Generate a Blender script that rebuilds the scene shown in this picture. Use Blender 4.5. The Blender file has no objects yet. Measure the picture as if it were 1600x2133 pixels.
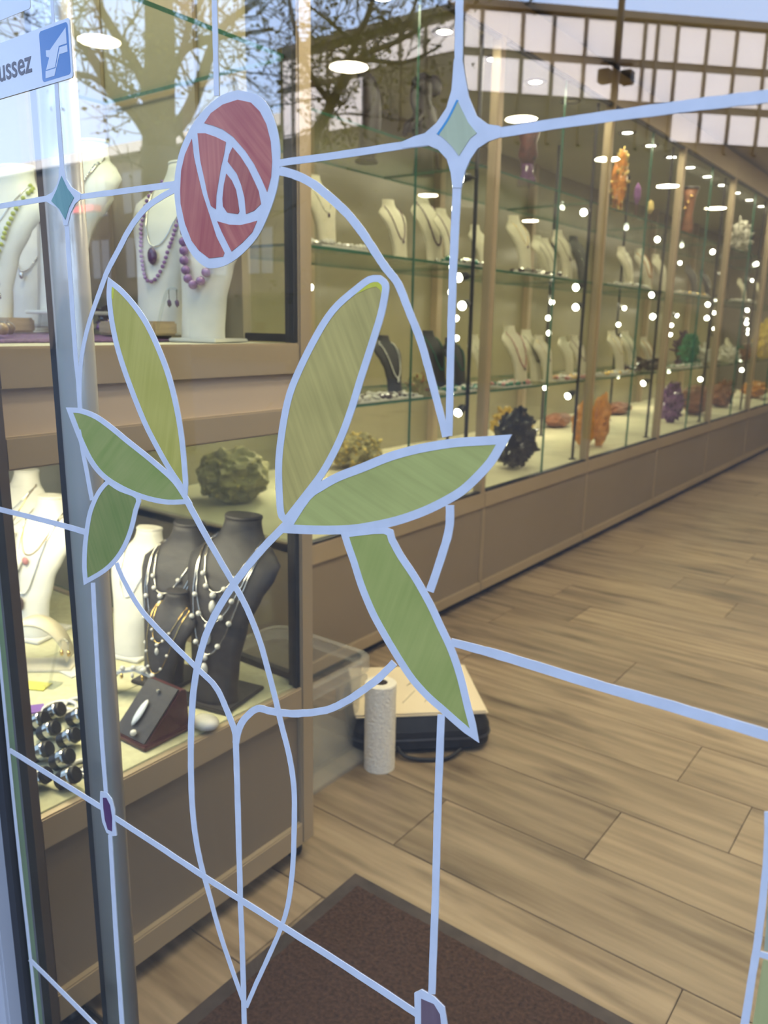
import bpy, bmesh, math, random
from mathutils import Vector, Matrix, noise

# ------------------------------------------------------------------ camera, world, sun, exposure
SC = bpy.context.scene
COL = SC.collection
CAM_H = 1.30
F_PX, YAW, PITCH, ROLL = 1643.8, 0.642249, 0.233994, 0.018262
fw = Vector((-math.sin(YAW) * math.cos(PITCH), math.cos(YAW) * math.cos(PITCH), -math.sin(PITCH)))
rt = fw.cross(Vector((0, 0, 1))).normalized()
up = rt.cross(fw)
rt, up = math.cos(ROLL) * rt + math.sin(ROLL) * up, -math.sin(ROLL) * rt + math.cos(ROLL) * up
cam_d = bpy.data.cameras.new('camera')
cam = bpy.data.objects.new('camera', cam_d)
COL.objects.link(cam)
m = Matrix((rt, up, -fw)).transposed().to_4x4()
m.translation = Vector((0, 0, CAM_H))
cam.matrix_world = m
cam_d.sensor_fit = 'VERTICAL'
cam_d.sensor_height = 34.6
cam_d.lens = F_PX * 34.6 / 2133
cam_d.clip_start = 0.02
cam_d.clip_end = 200
cam_d.dof.use_dof = True
cam_d.dof.focus_distance = 0.80
cam_d.dof.aperture_fstop = 7.5
SC.camera = cam

SC.view_settings.view_transform = 'Standard'
SC.view_settings.look = 'None'
SC.view_settings.gamma = 1
SC.view_settings.use_curve_mapping = False
SC.view_settings.exposure = 0.0
SC.cycles.transparent_max_bounces = 28
SC.cycles.max_bounces = 5
SC.cycles.diffuse_bounces = 2
SC.cycles.glossy_bounces = 3
SC.cycles.transmission_bounces = 2
SC.cycles.caustics_reflective = False
SC.cycles.caustics_refractive = False
SC.cycles.sample_clamp_indirect = 4
SC.cycles.adaptive_threshold = 0.05
SC.cycles.use_adaptive_sampling = True
SC.cycles.adaptive_min_samples = 16

world = bpy.data.worlds.new('sky')
SC.world = world
world.use_nodes = True
nt = world.node_tree
for n in list(nt.nodes):
    nt.nodes.remove(n)
w_out = nt.nodes.new('ShaderNodeOutputWorld')
w_bg = nt.nodes.new('ShaderNodeBackground')
w_tc = nt.nodes.new('ShaderNodeTexCoord')
w_sep = nt.nodes.new('ShaderNodeSeparateXYZ')
w_ramp = nt.nodes.new('ShaderNodeValToRGB')
w_noise = nt.nodes.new('ShaderNodeTexNoise')
w_cr = nt.nodes.new('ShaderNodeValToRGB')
w_mix = nt.nodes.new('ShaderNodeMix')
w_mix.data_type = 'RGBA'
w_ramp.color_ramp.elements[0].position = 0.0
w_ramp.color_ramp.elements[0].color = (0.58, 0.72, 0.98, 1)
w_ramp.color_ramp.elements[1].position = 0.75
w_ramp.color_ramp.elements[1].color = (0.24, 0.42, 0.85, 1)
w_noise.inputs['Scale'].default_value = 3.0
w_noise.inputs['Detail'].default_value = 5
w_cr.color_ramp.elements[0].position = 0.5
w_cr.color_ramp.elements[1].position = 0.75
nt.links.new(w_tc.outputs['Generated'], w_sep.inputs[0])
nt.links.new(w_sep.outputs['Z'], w_ramp.inputs[0])
nt.links.new(w_tc.outputs['Generated'], w_noise.inputs['Vector'])
nt.links.new(w_noise.outputs[0], w_cr.inputs[0])
nt.links.new(w_cr.outputs[0], w_mix.inputs['Factor'])
nt.links.new(w_ramp.outputs[0], w_mix.inputs['A'])
w_mix.inputs['B'].default_value = (0.80, 0.85, 0.95, 1)
nt.links.new(w_mix.outputs['Result'], w_bg.inputs['Color'])
w_bg.inputs['Strength'].default_value = 4.3
nt.links.new(w_bg.outputs[0], w_out.inputs[0])

sun_d = bpy.data.lights.new('sun', 'SUN')
sun_d.energy = 13.0
sun_d.angle = 0.01
sun_d.color = (1.0, 0.93, 0.82)
sun = bpy.data.objects.new('sun', sun_d)
COL.objects.link(sun)
sun.rotation_euler = Vector((0.35, 1.0, 0.75)).to_track_quat('Z', 'Y').to_euler()

WARM = (1.0, 0.88, 0.61)


# ------------------------------------------------------------------ helpers
def survey(px, py, axis, val):
    """point of the place that the photograph shows at (px, py) on the plane axis = val"""
    d = fw + (px - 800) / F_PX * rt - (py - 1066.5) / F_PX * up
    o = Vector((0, 0, CAM_H))
    i = 'xyz'.index(axis)
    return o + d * ((val - o[i]) / d[i])


def tag(o, label=None, cat=None, group=None, kind=None):
    if label: o['label'] = label
    if cat: o['category'] = cat
    if group: o['group'] = group
    if kind: o['kind'] = kind
    return o


def empty(name, loc=(0, 0, 0), rz=0.0, label=None, cat=None, group=None, kind=None, parent=None):
    o = bpy.data.objects.new(name, None)
    o.empty_display_size = 0.05
    COL.objects.link(o)
    o.location = loc
    o.rotation_euler = (0, 0, rz)
    if parent: o.parent = parent
    return tag(o, label, cat, group, kind)


def copy_tree(o, parent=None):
    c = o.copy()
    COL.objects.link(c)
    c.parent = parent
    for ch in list(o.children):
        copy_tree(ch, c)
    return c


class MB:
    def __init__(self):
        self.v, self.f = [], []

    def add(self, vs, fs):
        b = len(self.v)
        self.v += [tuple(p) for p in vs]
        self.f += [tuple(b + i for i in f) for f in fs]
        return self

    def box(self, a, b, M=None):
        x0, y0, z0 = a
        x1, y1, z1 = b
        vs = [Vector(p) for p in ((x0, y0, z0), (x1, y0, z0), (x1, y1, z0), (x0, y1, z0), (x0, y0, z1), (x1, y0, z1), (x1, y1, z1), (x0, y1, z1))]
        if M is not None:
            vs = [M @ p for p in vs]
        return self.add(vs, [(0, 3, 2, 1), (4, 5, 6, 7), (0, 1, 5, 4), (1, 2, 6, 5), (2, 3, 7, 6), (3, 0, 4, 7)])

    def bbox(self, a, b, r=0.004, M=None):
        """box with chamfered vertical and horizontal edges"""
        bm = bmesh.new()
        bmesh.ops.create_cube(bm, size=1)
        for v in bm.verts:
            v.co = Vector([a[i] + (v.co[i] + 0.5) * (b[i] - a[i]) for i in range(3)])
        bmesh.ops.bevel(bm, geom=bm.edges[:], offset=r, segments=2, affect='EDGES')
        bm.verts.index_update()
        vs = [v.co.copy() if M is None else M @ v.co for v in bm.verts]
        fs = [[v.index for v in f.verts] for f in bm.faces]
        bm.free()
        return self.add(vs, fs)

    def rings(self, rings, cap=True, closed=True):
        n = len(rings[0])
        vs = [p for r in rings for p in r]
        fs = []
        for i in range(len(rings) - 1):
            for j in range(n if closed else n - 1):
                k = (j + 1) % n
                fs.append((i * n + j, i * n + k, (i + 1) * n + k, (i + 1) * n + j))
        if cap and closed:
            fs.append(tuple(range(n - 1, -1, -1)))
            fs.append(tuple((len(rings) - 1) * n + j for j in range(n)))
        return self.add(vs, fs)

    def lathe(self, prof, n=24, c=(0, 0, 0), M=None):
        c = Vector(c)
        rs = []
        for r, z in prof:
            ring = [Vector((r * math.cos(2 * math.pi * j / n), r * math.sin(2 * math.pi * j / n), z)) for j in range(n)]
            if M is not None:
                ring = [M @ p for p in ring]
            rs.append([p + c for p in ring])
        return self.rings(rs)

    def tube(self, pts, r, n=8, closed=False):
        pts = [Vector(p) for p in pts]
        L = len(pts)
        rr = r if isinstance(r, (list, tuple)) else [r] * L
        rs = []
        nrm = None
        for i, p in enumerate(pts):
            if closed:
                t = pts[(i + 1) % L] - pts[i - 1]
            else:
                t = pts[min(i + 1, L - 1)] - pts[max(i - 1, 0)]
            if t.length < 1e-9: t = Vector((0, 0, 1))
            t.normalize()
            if nrm is None:
                nrm = t.orthogonal().normalized()
            nrm = (nrm - t * nrm.dot(t))
            if nrm.length < 1e-6: nrm = t.orthogonal()
            nrm.normalize()
            bi = t.cross(nrm)
            rs.append([p + rr[i] * (math.cos(2 * math.pi * j / n) * nrm + math.sin(2 * math.pi * j / n) * bi) for j in range(n)])
        if closed:
            rs.append(rs[0])
        return self.rings(rs, cap=not closed)

    def sphere(self, c, r, sub=1, sc=(1, 1, 1)):
        bm = bmesh.new()
        bmesh.ops.create_icosphere(bm, subdivisions=sub, radius=1)
        bm.verts.index_update()
        vs = [Vector((v.co.x * r * sc[0], v.co.y * r * sc[1], v.co.z * r * sc[2])) + Vector(c) for v in bm.verts]
        fs = [[v.index for v in f.verts] for f in bm.faces]
        bm.free()
        return self.add(vs, fs)

    def build(self, name, mat, parent=None, off=None, smooth=False, label=None, kind=None):
        me = bpy.data.meshes.new(name)
        o3 = Vector(off) if off is not None else Vector((0, 0, 0))
        me.from_pydata([tuple(Vector(p) - o3) for p in self.v], [], self.f)
        me.materials.append(mat)
        if smooth:
            me.polygons.foreach_set('use_smooth', [True] * len(me.polygons))
        me.update()
        o = bpy.data.objects.new(name, me)
        COL.objects.link(o)
        if parent: o.parent = parent
        return tag(o, label=label, kind=kind)


def spline(pts, k=6):
    P = [Vector(p) for p in pts]
    if len(P) < 3:
        return P
    out = []
    for i in range(len(P) - 1):
        p0, p1, p2, p3 = P[max(i - 1, 0)], P[i], P[i + 1], P[min(i + 2, len(P) - 1)]
        for j in range(k):
            t = j / k
            out.append(0.5 * ((2 * p1) + (-p0 + p2) * t + (2 * p0 - 5 * p1 + 4 * p2 - p3) * t * t + (-p0 + 3 * p1 - 3 * p2 + p3) * t ** 3))
    out.append(P[-1])
    return out


# ------------------------------------------------------------------ materials
MATS = {}


def mat(name, col, rough=0.5, metal=0.0, var=0.08, scale=8.0, stretch=(1, 1, 1), bump=0.0, emit=None, estr=0.0, rnd=0.0, spec=0.5, trans=0.0, coat=0.0):
    if name in MATS: return MATS[name]
    M = bpy.data.materials.new(name)
    M.use_nodes = True
    t = M.node_tree
    b = t.nodes['Principled BSDF']
    b.inputs['Roughness'].default_value = rough
    b.inputs['Metallic'].default_value = metal
    b.inputs['Specular IOR Level'].default_value = spec
    if trans: b.inputs['Transmission Weight'].default_value = trans
    if coat: b.inputs['Coat Weight'].default_value = coat
    tc = t.nodes.new('ShaderNodeTexCoord')
    mp = t.nodes.new('ShaderNodeMapping')
    mp.inputs['Scale'].default_value = stretch
    nz = t.nodes.new('ShaderNodeTexNoise')
    nz.inputs['Scale'].default_value = scale
    nz.inputs['Detail'].default_value = 4
    t.links.new(tc.outputs['Object'], mp.inputs[0])
    t.links.new(mp.outputs[0], nz.inputs['Vector'])
    rp = t.nodes.new('ShaderNodeValToRGB')
    e = rp.color_ramp.elements
    e[0].position, e[1].position = 0.3, 0.7
    e[0].color = tuple(max(0, c * (1 - var)) for c in col[:3]) + (1,)
    e[1].color = tuple(min(1, c * (1 + var)) for c in col[:3]) + (1,)
    t.links.new(nz.outputs[0], rp.inputs[0])
    src = rp.outputs[0]
    if rnd:
        oi = t.nodes.new('ShaderNodeObjectInfo')
        mr = t.nodes.new('ShaderNodeMapRange')
        mr.inputs['To Min'].default_value = 1 - rnd
        mr.inputs['To Max'].default_value = 1 + rnd
        t.links.new(oi.outputs['Random'], mr.inputs[0])
        vm = t.nodes.new('ShaderNodeVectorMath')
        vm.operation = 'SCALE'
        t.links.new(src, vm.inputs[0])
        t.links.new(mr.outputs[0], vm.inputs['Scale'])
        src = vm.outputs[0]
        va = t.nodes.new('ShaderNodeVectorMath')
        va.operation = 'ADD'
        vs = t.nodes.new('ShaderNodeVectorMath')
        vs.operation = 'SCALE'
        vs.inputs[0].default_value = (17, 31, 7)
        t.links.new(oi.outputs['Random'], vs.inputs['Scale'])
        t.links.new(tc.outputs['Object'], va.inputs[0])
        t.links.new(vs.outputs[0], va.inputs[1])
        t.links.new(va.outputs[0], mp.inputs[0])
    t.links.new(src, b.inputs['Base Color'])
    if bump:
        bp = t.nodes.new('ShaderNodeBump')
        bp.inputs['Strength'].default_value = bump
        bp.inputs['Distance'].default_value = 0.01
        t.links.new(nz.outputs[0], bp.inputs['Height'])
        t.links.new(bp.outputs[0], b.inputs['Normal'])
    if emit:
        b.inputs['Emission Color'].default_value = tuple(emit) + (1,)
        b.inputs['Emission Strength'].default_value = estr
    MATS[name] = M
    return M


def glass(name, tint, f0, f1, rough=0.0):
    """thin clear sheet: see-through, with a mirror share that grows towards grazing angles"""
    if name in MATS: return MATS[name]
    M = bpy.data.materials.new(name)
    M.use_nodes = True
    t = M.node_tree
    for n in list(t.nodes): t.nodes.remove(n)
    o = t.nodes.new('ShaderNodeOutputMaterial')
    mx = t.nodes.new('ShaderNodeMixShader')
    tr = t.nodes.new('ShaderNodeBsdfTransparent')
    gl = t.nodes.new('ShaderNodeBsdfGlossy')
    tr.inputs[0].default_value = tuple(tint) + (1,)
    gl.inputs['Roughness'].default_value = rough
    lw = t.nodes.new('ShaderNodeLayerWeight')
    lw.inputs[0].default_value = 0.5
    pw = t.nodes.new('ShaderNodeMath'); pw.operation = 'POWER'; pw.inputs[1].default_value = 4
    ml = t.nodes.new('ShaderNodeMath'); ml.operation = 'MULTIPLY_ADD'; ml.inputs[1].default_value = f1; ml.inputs[2].default_value = f0
    t.links.new(lw.outputs['Facing'], pw.inputs[0])
    t.links.new(pw.outputs[0], ml.inputs[0])
    t.links.new(ml.outputs[0], mx.inputs[0])
    t.links.new(tr.outputs[0], mx.inputs[1])
    t.links.new(gl.outputs[0], mx.inputs[2])
    t.links.new(mx.outputs[0], o.inputs[0])
    MATS[name] = M
    return M


G_DOOR = glass('door_glass', (0.97, 0.985, 0.975), 0.27, 0.6)
G_CLEAR = glass('clear_glass', (0.97, 0.985, 0.975), 0.01, 0.1)
G_CASE = glass('case_glass', (0.97, 0.985, 0.97), 0.035, 0.5)
G_SHELF = glass('shelf_glass', (0.93, 0.97, 0.94), 0.05, 0.5)
G_ACRYL = glass('acrylic', (0.93, 0.95, 0.95), 0.10, 0.5, 0.05)
M_GEDGE = mat('glass_edge', (0.05, 0.16, 0.10), 0.15)
M_GEDGE2 = mat('door_glass_edge', (0.16, 0.32, 0.07), 0.3)
M_CHAMP = mat('champagne_metal', (0.46, 0.36, 0.235), 0.42, 0.25, 0.05, 3)
M_PANEL = mat('taupe_panel', (0.27, 0.21, 0.145), 0.35, 0.0, 0.06, 2)
M_PANELL = mat('cream_strip', (0.64, 0.49, 0.34), 0.5, 0.0, 0.04, 2)
M_BACK = mat('beige_back', (0.40, 0.34, 0.22), 0.6, 0, 0.05, 2)
M_ROWBACK = mat('row_back', (0.31, 0.275, 0.16), 0.25, 0, 0.15, 1.5, spec=0.8)
M_CEILB = mat('case_ceiling', (0.34, 0.31, 0.21), 0.5, 0, 0.05, 2)
M_BOARD = mat('pale_board', (0.72, 0.66, 0.46), 0.7, 0, 0.10, 5)
M_BOARDG = mat('green_board', (0.60, 0.57, 0.36), 0.85, 0, 0.10, 60)
M_BLACK = mat('black', (0.012, 0.012, 0.014), 0.4, 0, 0.2, 5)
M_RUBBER = mat('rubber', (0.02, 0.02, 0.022), 0.7, 0, 0.2, 5)
M_ALU = mat('brushed_aluminium', (0.74, 0.72, 0.68), 0.25, 0.35, 0.06, 30, (1, 1, 0.02))
M_ALUD = mat('dark_aluminium', (0.115, 0.085, 0.062), 0.5, 0.0, 0.08, 30, (1, 1, 0.02))
M_WALL = mat('wall_paint', (0.50, 0.44, 0.34), 0.8, 0, 0.04, 2)
M_CEIL = mat('ceiling_paint', (0.46, 0.39, 0.29), 0.8, 0, 0.04, 2)
M_WHITE = mat('white_leatherette', (0.80, 0.77, 0.68), 0.45, 0, 0.04, 40, bump=0.05)
M_CREAM = mat('cream_leatherette', (0.74, 0.67, 0.50), 0.45, 0, 0.05, 40, bump=0.05)
M_DARKB = mat('charcoal_leatherette', (0.035, 0.033, 0.038), 0.55, 0, 0.15, 60, bump=0.1)
M_GREYB = mat('grey_velvet', (0.13, 0.12, 0.11), 0.8, 0, 0.15, 60)
M_PAINT = mat('white_paint', (0.445, 0.45, 0.46), 0.45, 0, 0.05, 60)
M_LED = mat('led_lens', (1, 0.95, 0.85), 0.4, emit=(1.0, 0.94, 0.80), estr=30.0)
M_BULB = mat('spot_bulb', (1, 0.95, 0.85), 0.4, emit=(1.0, 0.95, 0.78), estr=22.0)
M_PEARL = mat('pearl', (0.85, 0.82, 0.75), 0.12, 0, 0.05, 20, coat=0.6)
M_SILVER = mat('silver', (0.78, 0.76, 0.72), 0.18, 1.0, 0.05, 30)
M_GOLD = mat('gold', (0.85, 0.58, 0.22), 0.2, 1.0, 0.08, 30)
M_AMETH = mat('amethyst', (0.25, 0.11, 0.32), 0.12, 0, 0.35, 90, coat=0.7)
M_AMETHD = mat('dark_amethyst', (0.10, 0.04, 0.12), 0.1, 0, 0.35, 60, coat=0.8)
M_LIME = mat('peridot', (0.42, 0.47, 0.03), 0.3, 0, 0.2, 80, coat=0.5)
M_PINK = mat('rose_bead', (0.55, 0.24, 0.24), 0.3, 0, 0.15, 60)


def paint_fill(name, cols, ang, thin=0.0):
    """hand-brushed colour: streaks that follow the brush"""
    M = bpy.data.materials.new(name)
    M.use_nodes = True
    t = M.node_tree
    b = t.nodes['Principled BSDF']
    b.inputs['Roughness'].default_value = 0.35
    tc = t.nodes.new('ShaderNodeTexCoord')
    mp0 = t.nodes.new('ShaderNodeMapping')
    mp0.inputs['Rotation'].default_value = (0, ang, 0)
    mp = t.nodes.new('ShaderNodeMapping')
    mp.inputs['Scale'].default_value = (170, 1, 9)
    nz = t.nodes.new('ShaderNodeTexNoise')
    nz.inputs['Scale'].default_value = 1
    nz.inputs['Detail'].default_value = 5
    n2 = t.nodes.new('ShaderNodeTexNoise')
    n2.inputs['Scale'].default_value = 16
    ad = t.nodes.new('ShaderNodeMath'); ad.operation = 'MULTIPLY_ADD'; ad.inputs[1].default_value = 0.55
    m2 = t.nodes.new('ShaderNodeMath'); m2.operation = 'MULTIPLY'; m2.inputs[1].default_value = 0.45
    t.links.new(tc.outputs['Object'], mp0.inputs[0])
    t.links.new(mp0.outputs[0], mp.inputs[0])
    t.links.new(mp.outputs[0], nz.inputs['Vector'])
    t.links.new(tc.outputs['Object'], n2.inputs['Vector'])
    t.links.new(n2.outputs[0], m2.inputs[0])
    t.links.new(nz.outputs[0], ad.inputs[0])
    t.links.new(m2.outputs[0], ad.inputs[2])
    rp = t.nodes.new('ShaderNodeValToRGB')
    e = rp.color_ramp.elements
    e[0].position, e[1].position = 0.33, 0.66
    e[0].color = tuple(cols[0]) + (1,)
    e[1].color = tuple(cols[1]) + (1,)
    t.links.new(ad.outputs[0], rp.inputs[0])
    t.links.new(rp.outputs[0], b.inputs['Base Color'])
    if thin:
        b.inputs['Alpha'].default_value = 1 - thin
    return M


# wood-look plank
def plank_mat():
    M = bpy.data.materials.new('vinyl_plank')
    M.use_nodes = True
    t = M.node_tree
    b = t.nodes['Principled BSDF']
    b.inputs['Roughness'].default_value = 0.38
    b.inputs['Specular IOR Level'].default_value = 0.4
    tc = t.nodes.new('ShaderNodeTexCoord')
    oi = t.nodes.new('ShaderNodeObjectInfo')
    vs = t.nodes.new('ShaderNodeVectorMath'); vs.operation = 'SCALE'; vs.inputs[0].default_value = (13, 29, 7)
    va = t.nodes.new('ShaderNodeVectorMath'); va.operation = 'ADD'
    t.links.new(oi.outputs['Random'], vs.inputs['Scale'])
    t.links.new(tc.outputs['Object'], va.inputs[0])
    t.links.new(vs.outputs[0], va.inputs[1])

    def nz(sc, st, det=4):
        mp = t.nodes.new('ShaderNodeMapping'); mp.inputs['Scale'].default_value = st
        n = t.nodes.new('ShaderNodeTexNoise'); n.inputs['Scale'].default_value = sc; n.inputs['Detail'].default_value = det
        t.links.new(va.outputs[0], mp.inputs[0]); t.links.new(mp.outputs[0], n.inputs['Vector'])
        return n

    g = nz(10, (0.22, 3.2, 1), 6)
    rp = t.nodes.new('ShaderNodeValToRGB')
    e = rp.color_ramp.elements
    e[0].position, e[1].position = 0.30, 0.70
    e[0].color = (0.235, 0.165, 0.098, 1)
    e[1].color = (0.44, 0.325, 0.205, 1)
    t.links.new(g.outputs[0], rp.inputs[0])
    k = nz(3.2, (0.7, 3.5, 1), 3)
    kr = t.nodes.new('ShaderNodeValToRGB')
    kr.color_ramp.elements[0].position, kr.color_ramp.elements[1].position = 0.54, 0.74
    kr.color_ramp.elements[0].color = (1, 1, 1, 1)
    kr.color_ramp.elements[1].color = (0.40, 0.38, 0.36, 1)
    t.links.new(k.outputs[0], kr.inputs[0])
    mx = t.nodes.new('ShaderNodeMix'); mx.data_type = 'RGBA'; mx.blend_type = 'MULTIPLY'; mx.inputs['Factor'].default_value = 1
    t.links.new(rp.outputs[0], mx.inputs['A']); t.links.new(kr.outputs[0], mx.inputs['B'])
    mr = t.nodes.new('ShaderNodeMapRange'); mr.inputs['To Min'].default_value = 0.82; mr.inputs['To Max'].default_value = 1.14
    t.links.new(oi.outputs['Random'], mr.inputs[0])
    sc = t.nodes.new('ShaderNodeVectorMath'); sc.operation = 'SCALE'
    t.links.new(mx.outputs['Result'], sc.inputs[0]); t.links.new(mr.outputs[0], sc.inputs['Scale'])
    t.links.new(sc.outputs[0], b.inputs['Base Color'])
    return M


M_PLANK = plank_mat()

# ------------------------------------------------------------------ the setting: room shell
PANE_Y = 0.50
X_ROW, X_WALL, Y_BACK, X_RIGHT, Z_CEIL = -1.80, -3.10, 12.2, 3.6, 2.66


def slab(name, a, b, material, kind='structure', label=None):
    o = MB().box(a, b).build(name, material, off=((a[0] + b[0]) / 2, (a[1] + b[1]) / 2, a[2]))
    o.location = ((a[0] + b[0]) / 2, (a[1] + b[1]) / 2, a[2])
    return tag(o, label=label, kind=kind)


floor = slab('floor', (X_WALL, 0.46, -0.06), (X_RIGHT, Y_BACK, -0.010), mat('floor_screed', (0.05, 0.04, 0.03), 0.8), label='wood-look plank floor of the shop')
slab('ceiling', (X_WALL, 0.46, Z_CEIL), (X_RIGHT, Y_BACK, Z_CEIL + 0.1), M_CEIL, label='plain beige shop ceiling')
slab('wall_left', (X_WALL - 0.15, 0.46, -0.06), (X_WALL, Y_BACK, Z_CEIL + 0.1), M_WALL, label='beige wall behind the long row of cabinets')
slab('wall_back', (X_WALL - 0.15, Y_BACK, -0.06), (X_RIGHT + 0.15, Y_BACK + 0.15, Z_CEIL + 0.1), M_WALL, label='beige wall at the far end of the shop')
slab('wall_right', (X_RIGHT, 0.46, -0.06), (X_RIGHT + 0.15, Y_BACK, Z_CEIL + 0.1), M_WALL, label='beige wall on the right of the shop')
wf = MB()
wf.box((-26, 0.46, 2.45), (26, 0.75, 16.8)).box((0.42, 0.46, -0.06), (26, 0.75, 2.45)).box((-26, 0.46, -0.06), (-3.1, 0.75, 2.45)).box((-26, 0.75, Z_CEIL + 0.1), (26, Y_BACK + 0.2, 16.8))  # unseen upper block, its height and width set to shade the street
tag(wf.build('wall_front', mat('facade_render', (0.42, 0.39, 0.35), 0.85, 0, 0.08, 2)), kind='structure', label='shop front wall around the glass door, with an unseen upper block sized to shade the street')
slab('pavement', (-40, -40, -0.10), (40, 0.455, -0.03), mat('asphalt', (0.022, 0.021, 0.021), 0.95, 0, 0.3, 3), label='dark asphalt street in front of the shop')

# planks: 300 boards nearest the door as parts of the floor
PW, PL, PY0 = 0.2535, 1.30, 1.442
joint = {-1: -0.30, 0: -1.03, 1: -0.62, 2: -0.339, 3: -0.545, 4: -1.50, 5: -0.942, 6: -1.62, 7: -1.345, 8: -1.55, 9: -0.80}
rng = random.Random(3)
pm = bpy.data.meshes.new('plank')
mb = MB()
g = 0.0010
mb.bbox((g, g, -0.010), (PL - g, PW - g, 0.0), 0.0012)
pm.from_pydata(mb.v, [], mb.f)
pm.materials.append(M_PLANK)
k = -3
while PY0 + k * PW < 11.9:
    y = PY0 + k * PW
    j = joint.get(k, rng.uniform(-1.7, -0.5))
    x = j - PL * 3
    xmax = 0.2 + 0.30 * y
    while x < xmax:
        if x + PL > (X_ROW - 0.05 if y > 1.95 else X_WALL + 0.01) + (0.0) and x < xmax and x >= X_WALL - 0.02 and y > 0.6:
            o = bpy.data.objects.new('plank', pm)
            COL.objects.link(o)
            o.parent = floor
            o.matrix_parent_inverse = Matrix()
            o.location = Vector((x, y, 0)) - floor.location
        x += PL
    k += 1

# ------------------------------------------------------------------ ceiling lights of the shop, with unseen ones added near the door
LENS = MB().lathe([(0.001, 0.0), (0.10, 0.0), (0.10, 0.012), (0.001, 0.012)], 28)
RIM = MB().lathe([(0.10, -0.004), (0.125, -0.004), (0.13, 0.012), (0.10, 0.012)], 28)


def ceiling_light(x, y, z, power, label, s=1.0):
    r = empty('ceiling_light', (x, y, z - 0.013), label=label, cat='ceiling light', group='round ceiling lights')
    r.scale = (s, s, s)
    l = LENS.build('lens', M_LED, r)
    RIM.build('rim', M_CHAMP, r)
    ld = bpy.data.lights.new('ceiling_lamp', 'AREA')
    ld.shape = 'DISK'
    ld.size = 0.2
    ld.energy = power
    ld.color = WARM
    lo = bpy.data.objects.new('lamp_bulb', ld)
    COL.objects.link(lo)
    lo.parent = r
    lo.location = (0, 0, -0.012)
    return r


for i, (x, y) in enumerate(((-0.55, 0.98), (-0.95, 1.55), (-0.1, 1.7), (-0.66, 2.3), (-0.66, 3.6), (-0.92, 5.08), (-0.9, 6.6), (-0.9, 8.1), (-0.9, 9.8), (0.15, 3.6), (1.4, 2.6), (1.4, 5.0), (1.4, 7.4), (1.4, 9.8))):  # those nearest the door are added to brighten floor and paper roll
    ceiling_light(x, y, Z_CEIL, 14, 'round white ceiling light, some glinting in the cabinet glass, those nearest the door added to brighten')

exec_order = []

# ------------------------------------------------------------------ the glass door with its painting
door = empty('door_1', (-0.35, PANE_Y, 0.0), kind='structure', label='tall glass door leaf painted with a stylised rose')
DOFF = (-0.35, PANE_Y, 0.0)
PX0, PX1, PZ0, PZ1, PT = -1.046, 0.40, 0.02, 2.40, 0.012
pane = MB()
pane.box((PX0, PANE_Y, PZ0), (PX1, PANE_Y + PT, PZ1))
po = pane.build('glass_pane', G_CLEAR, door, DOFF)
po.data.materials.append(G_DOOR)
po.data.materials.append(M_GEDGE2)
for p in po.data.polygons:
    p.material_index = 1 if p.normal.y < -0.5 else (0 if p.normal.y > 0.5 else 2)


def dense(side, k=4):
    return [tuple(p) for p in spline([Vector((a, b, 0)) for a, b in side], k)]


def to_pane(p, t):
    q = survey(p[0], p[1], 'y', PANE_Y)
    return Vector((q.x, PANE_Y - t, q.z))


def offset_poly(P, w):
    n = len(P)
    A = sum(P[i][0] * P[(i + 1) % n][1] - P[(i + 1) % n][0] * P[i][1] for i in range(n))
    s = 1 if A > 0 else -1
    out = []
    for i in range(n):
        a, b, c = Vector(P[i - 1][:2]), Vector(P[i][:2]), Vector(P[(i + 1) % n][:2])
        d1, d2 = (b - a), (c - b)
        if d1.length < 1e-6: d1 = d2
        if d2.length < 1e-6: d2 = d1
        d1.normalize(); d2.normalize()
        n1, n2 = Vector((d1.y, -d1.x)) * s, Vector((d2.y, -d2.x)) * s
        nn = n1 + n2
        if nn.length < 1e-4: nn = d1.copy()
        nn.normalize()
        c_ = max(nn.dot(n1), 0.42)
        q = b + nn * (w / c_)
        out.append((q.x, q.y))
    return out


def paint_poly(name, P, t, material, parent, label=None):
    n = len(P)
    f = [to_pane(p, t) for p in P]
    b = [to_pane(p, 0.0) for p in P]
    m_ = MB()
    m_.add(f + b, [tuple(range(n)), tuple(range(2 * n - 1, n - 1, -1))] + [(i, (i + 1) % n, n + (i + 1) % n, n + i) for i in range(n)])
    o = m_.build(name, material, parent, DOFF, label=label)
    bm = bmesh.new()
    bm.from_mesh(o.data)
    bmesh.ops.triangulate(bm, faces=[f_ for f_ in bm.faces if len(f_.verts) > 4])
    bmesh.ops.recalc_face_normals(bm, faces=bm.faces)
    bm.to_mesh(o.data)
    bm.free()
    return o


def paint_ring(name, inner, w, t, material, parent, label=None):
    outer = offset_poly(inner, w)
    inn = offset_poly(inner, -1.5)
    n = len(inner)
    m_ = MB()
    m_.rings([[to_pane(p, 0) for p in outer], [to_pane(p, t * 0.8) for p in outer], [to_pane(p, t) for p in inn], [to_pane(p, 0) for p in inn]], cap=False)
    return m_.build(name, material, parent, DOFF, label=label)


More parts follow.
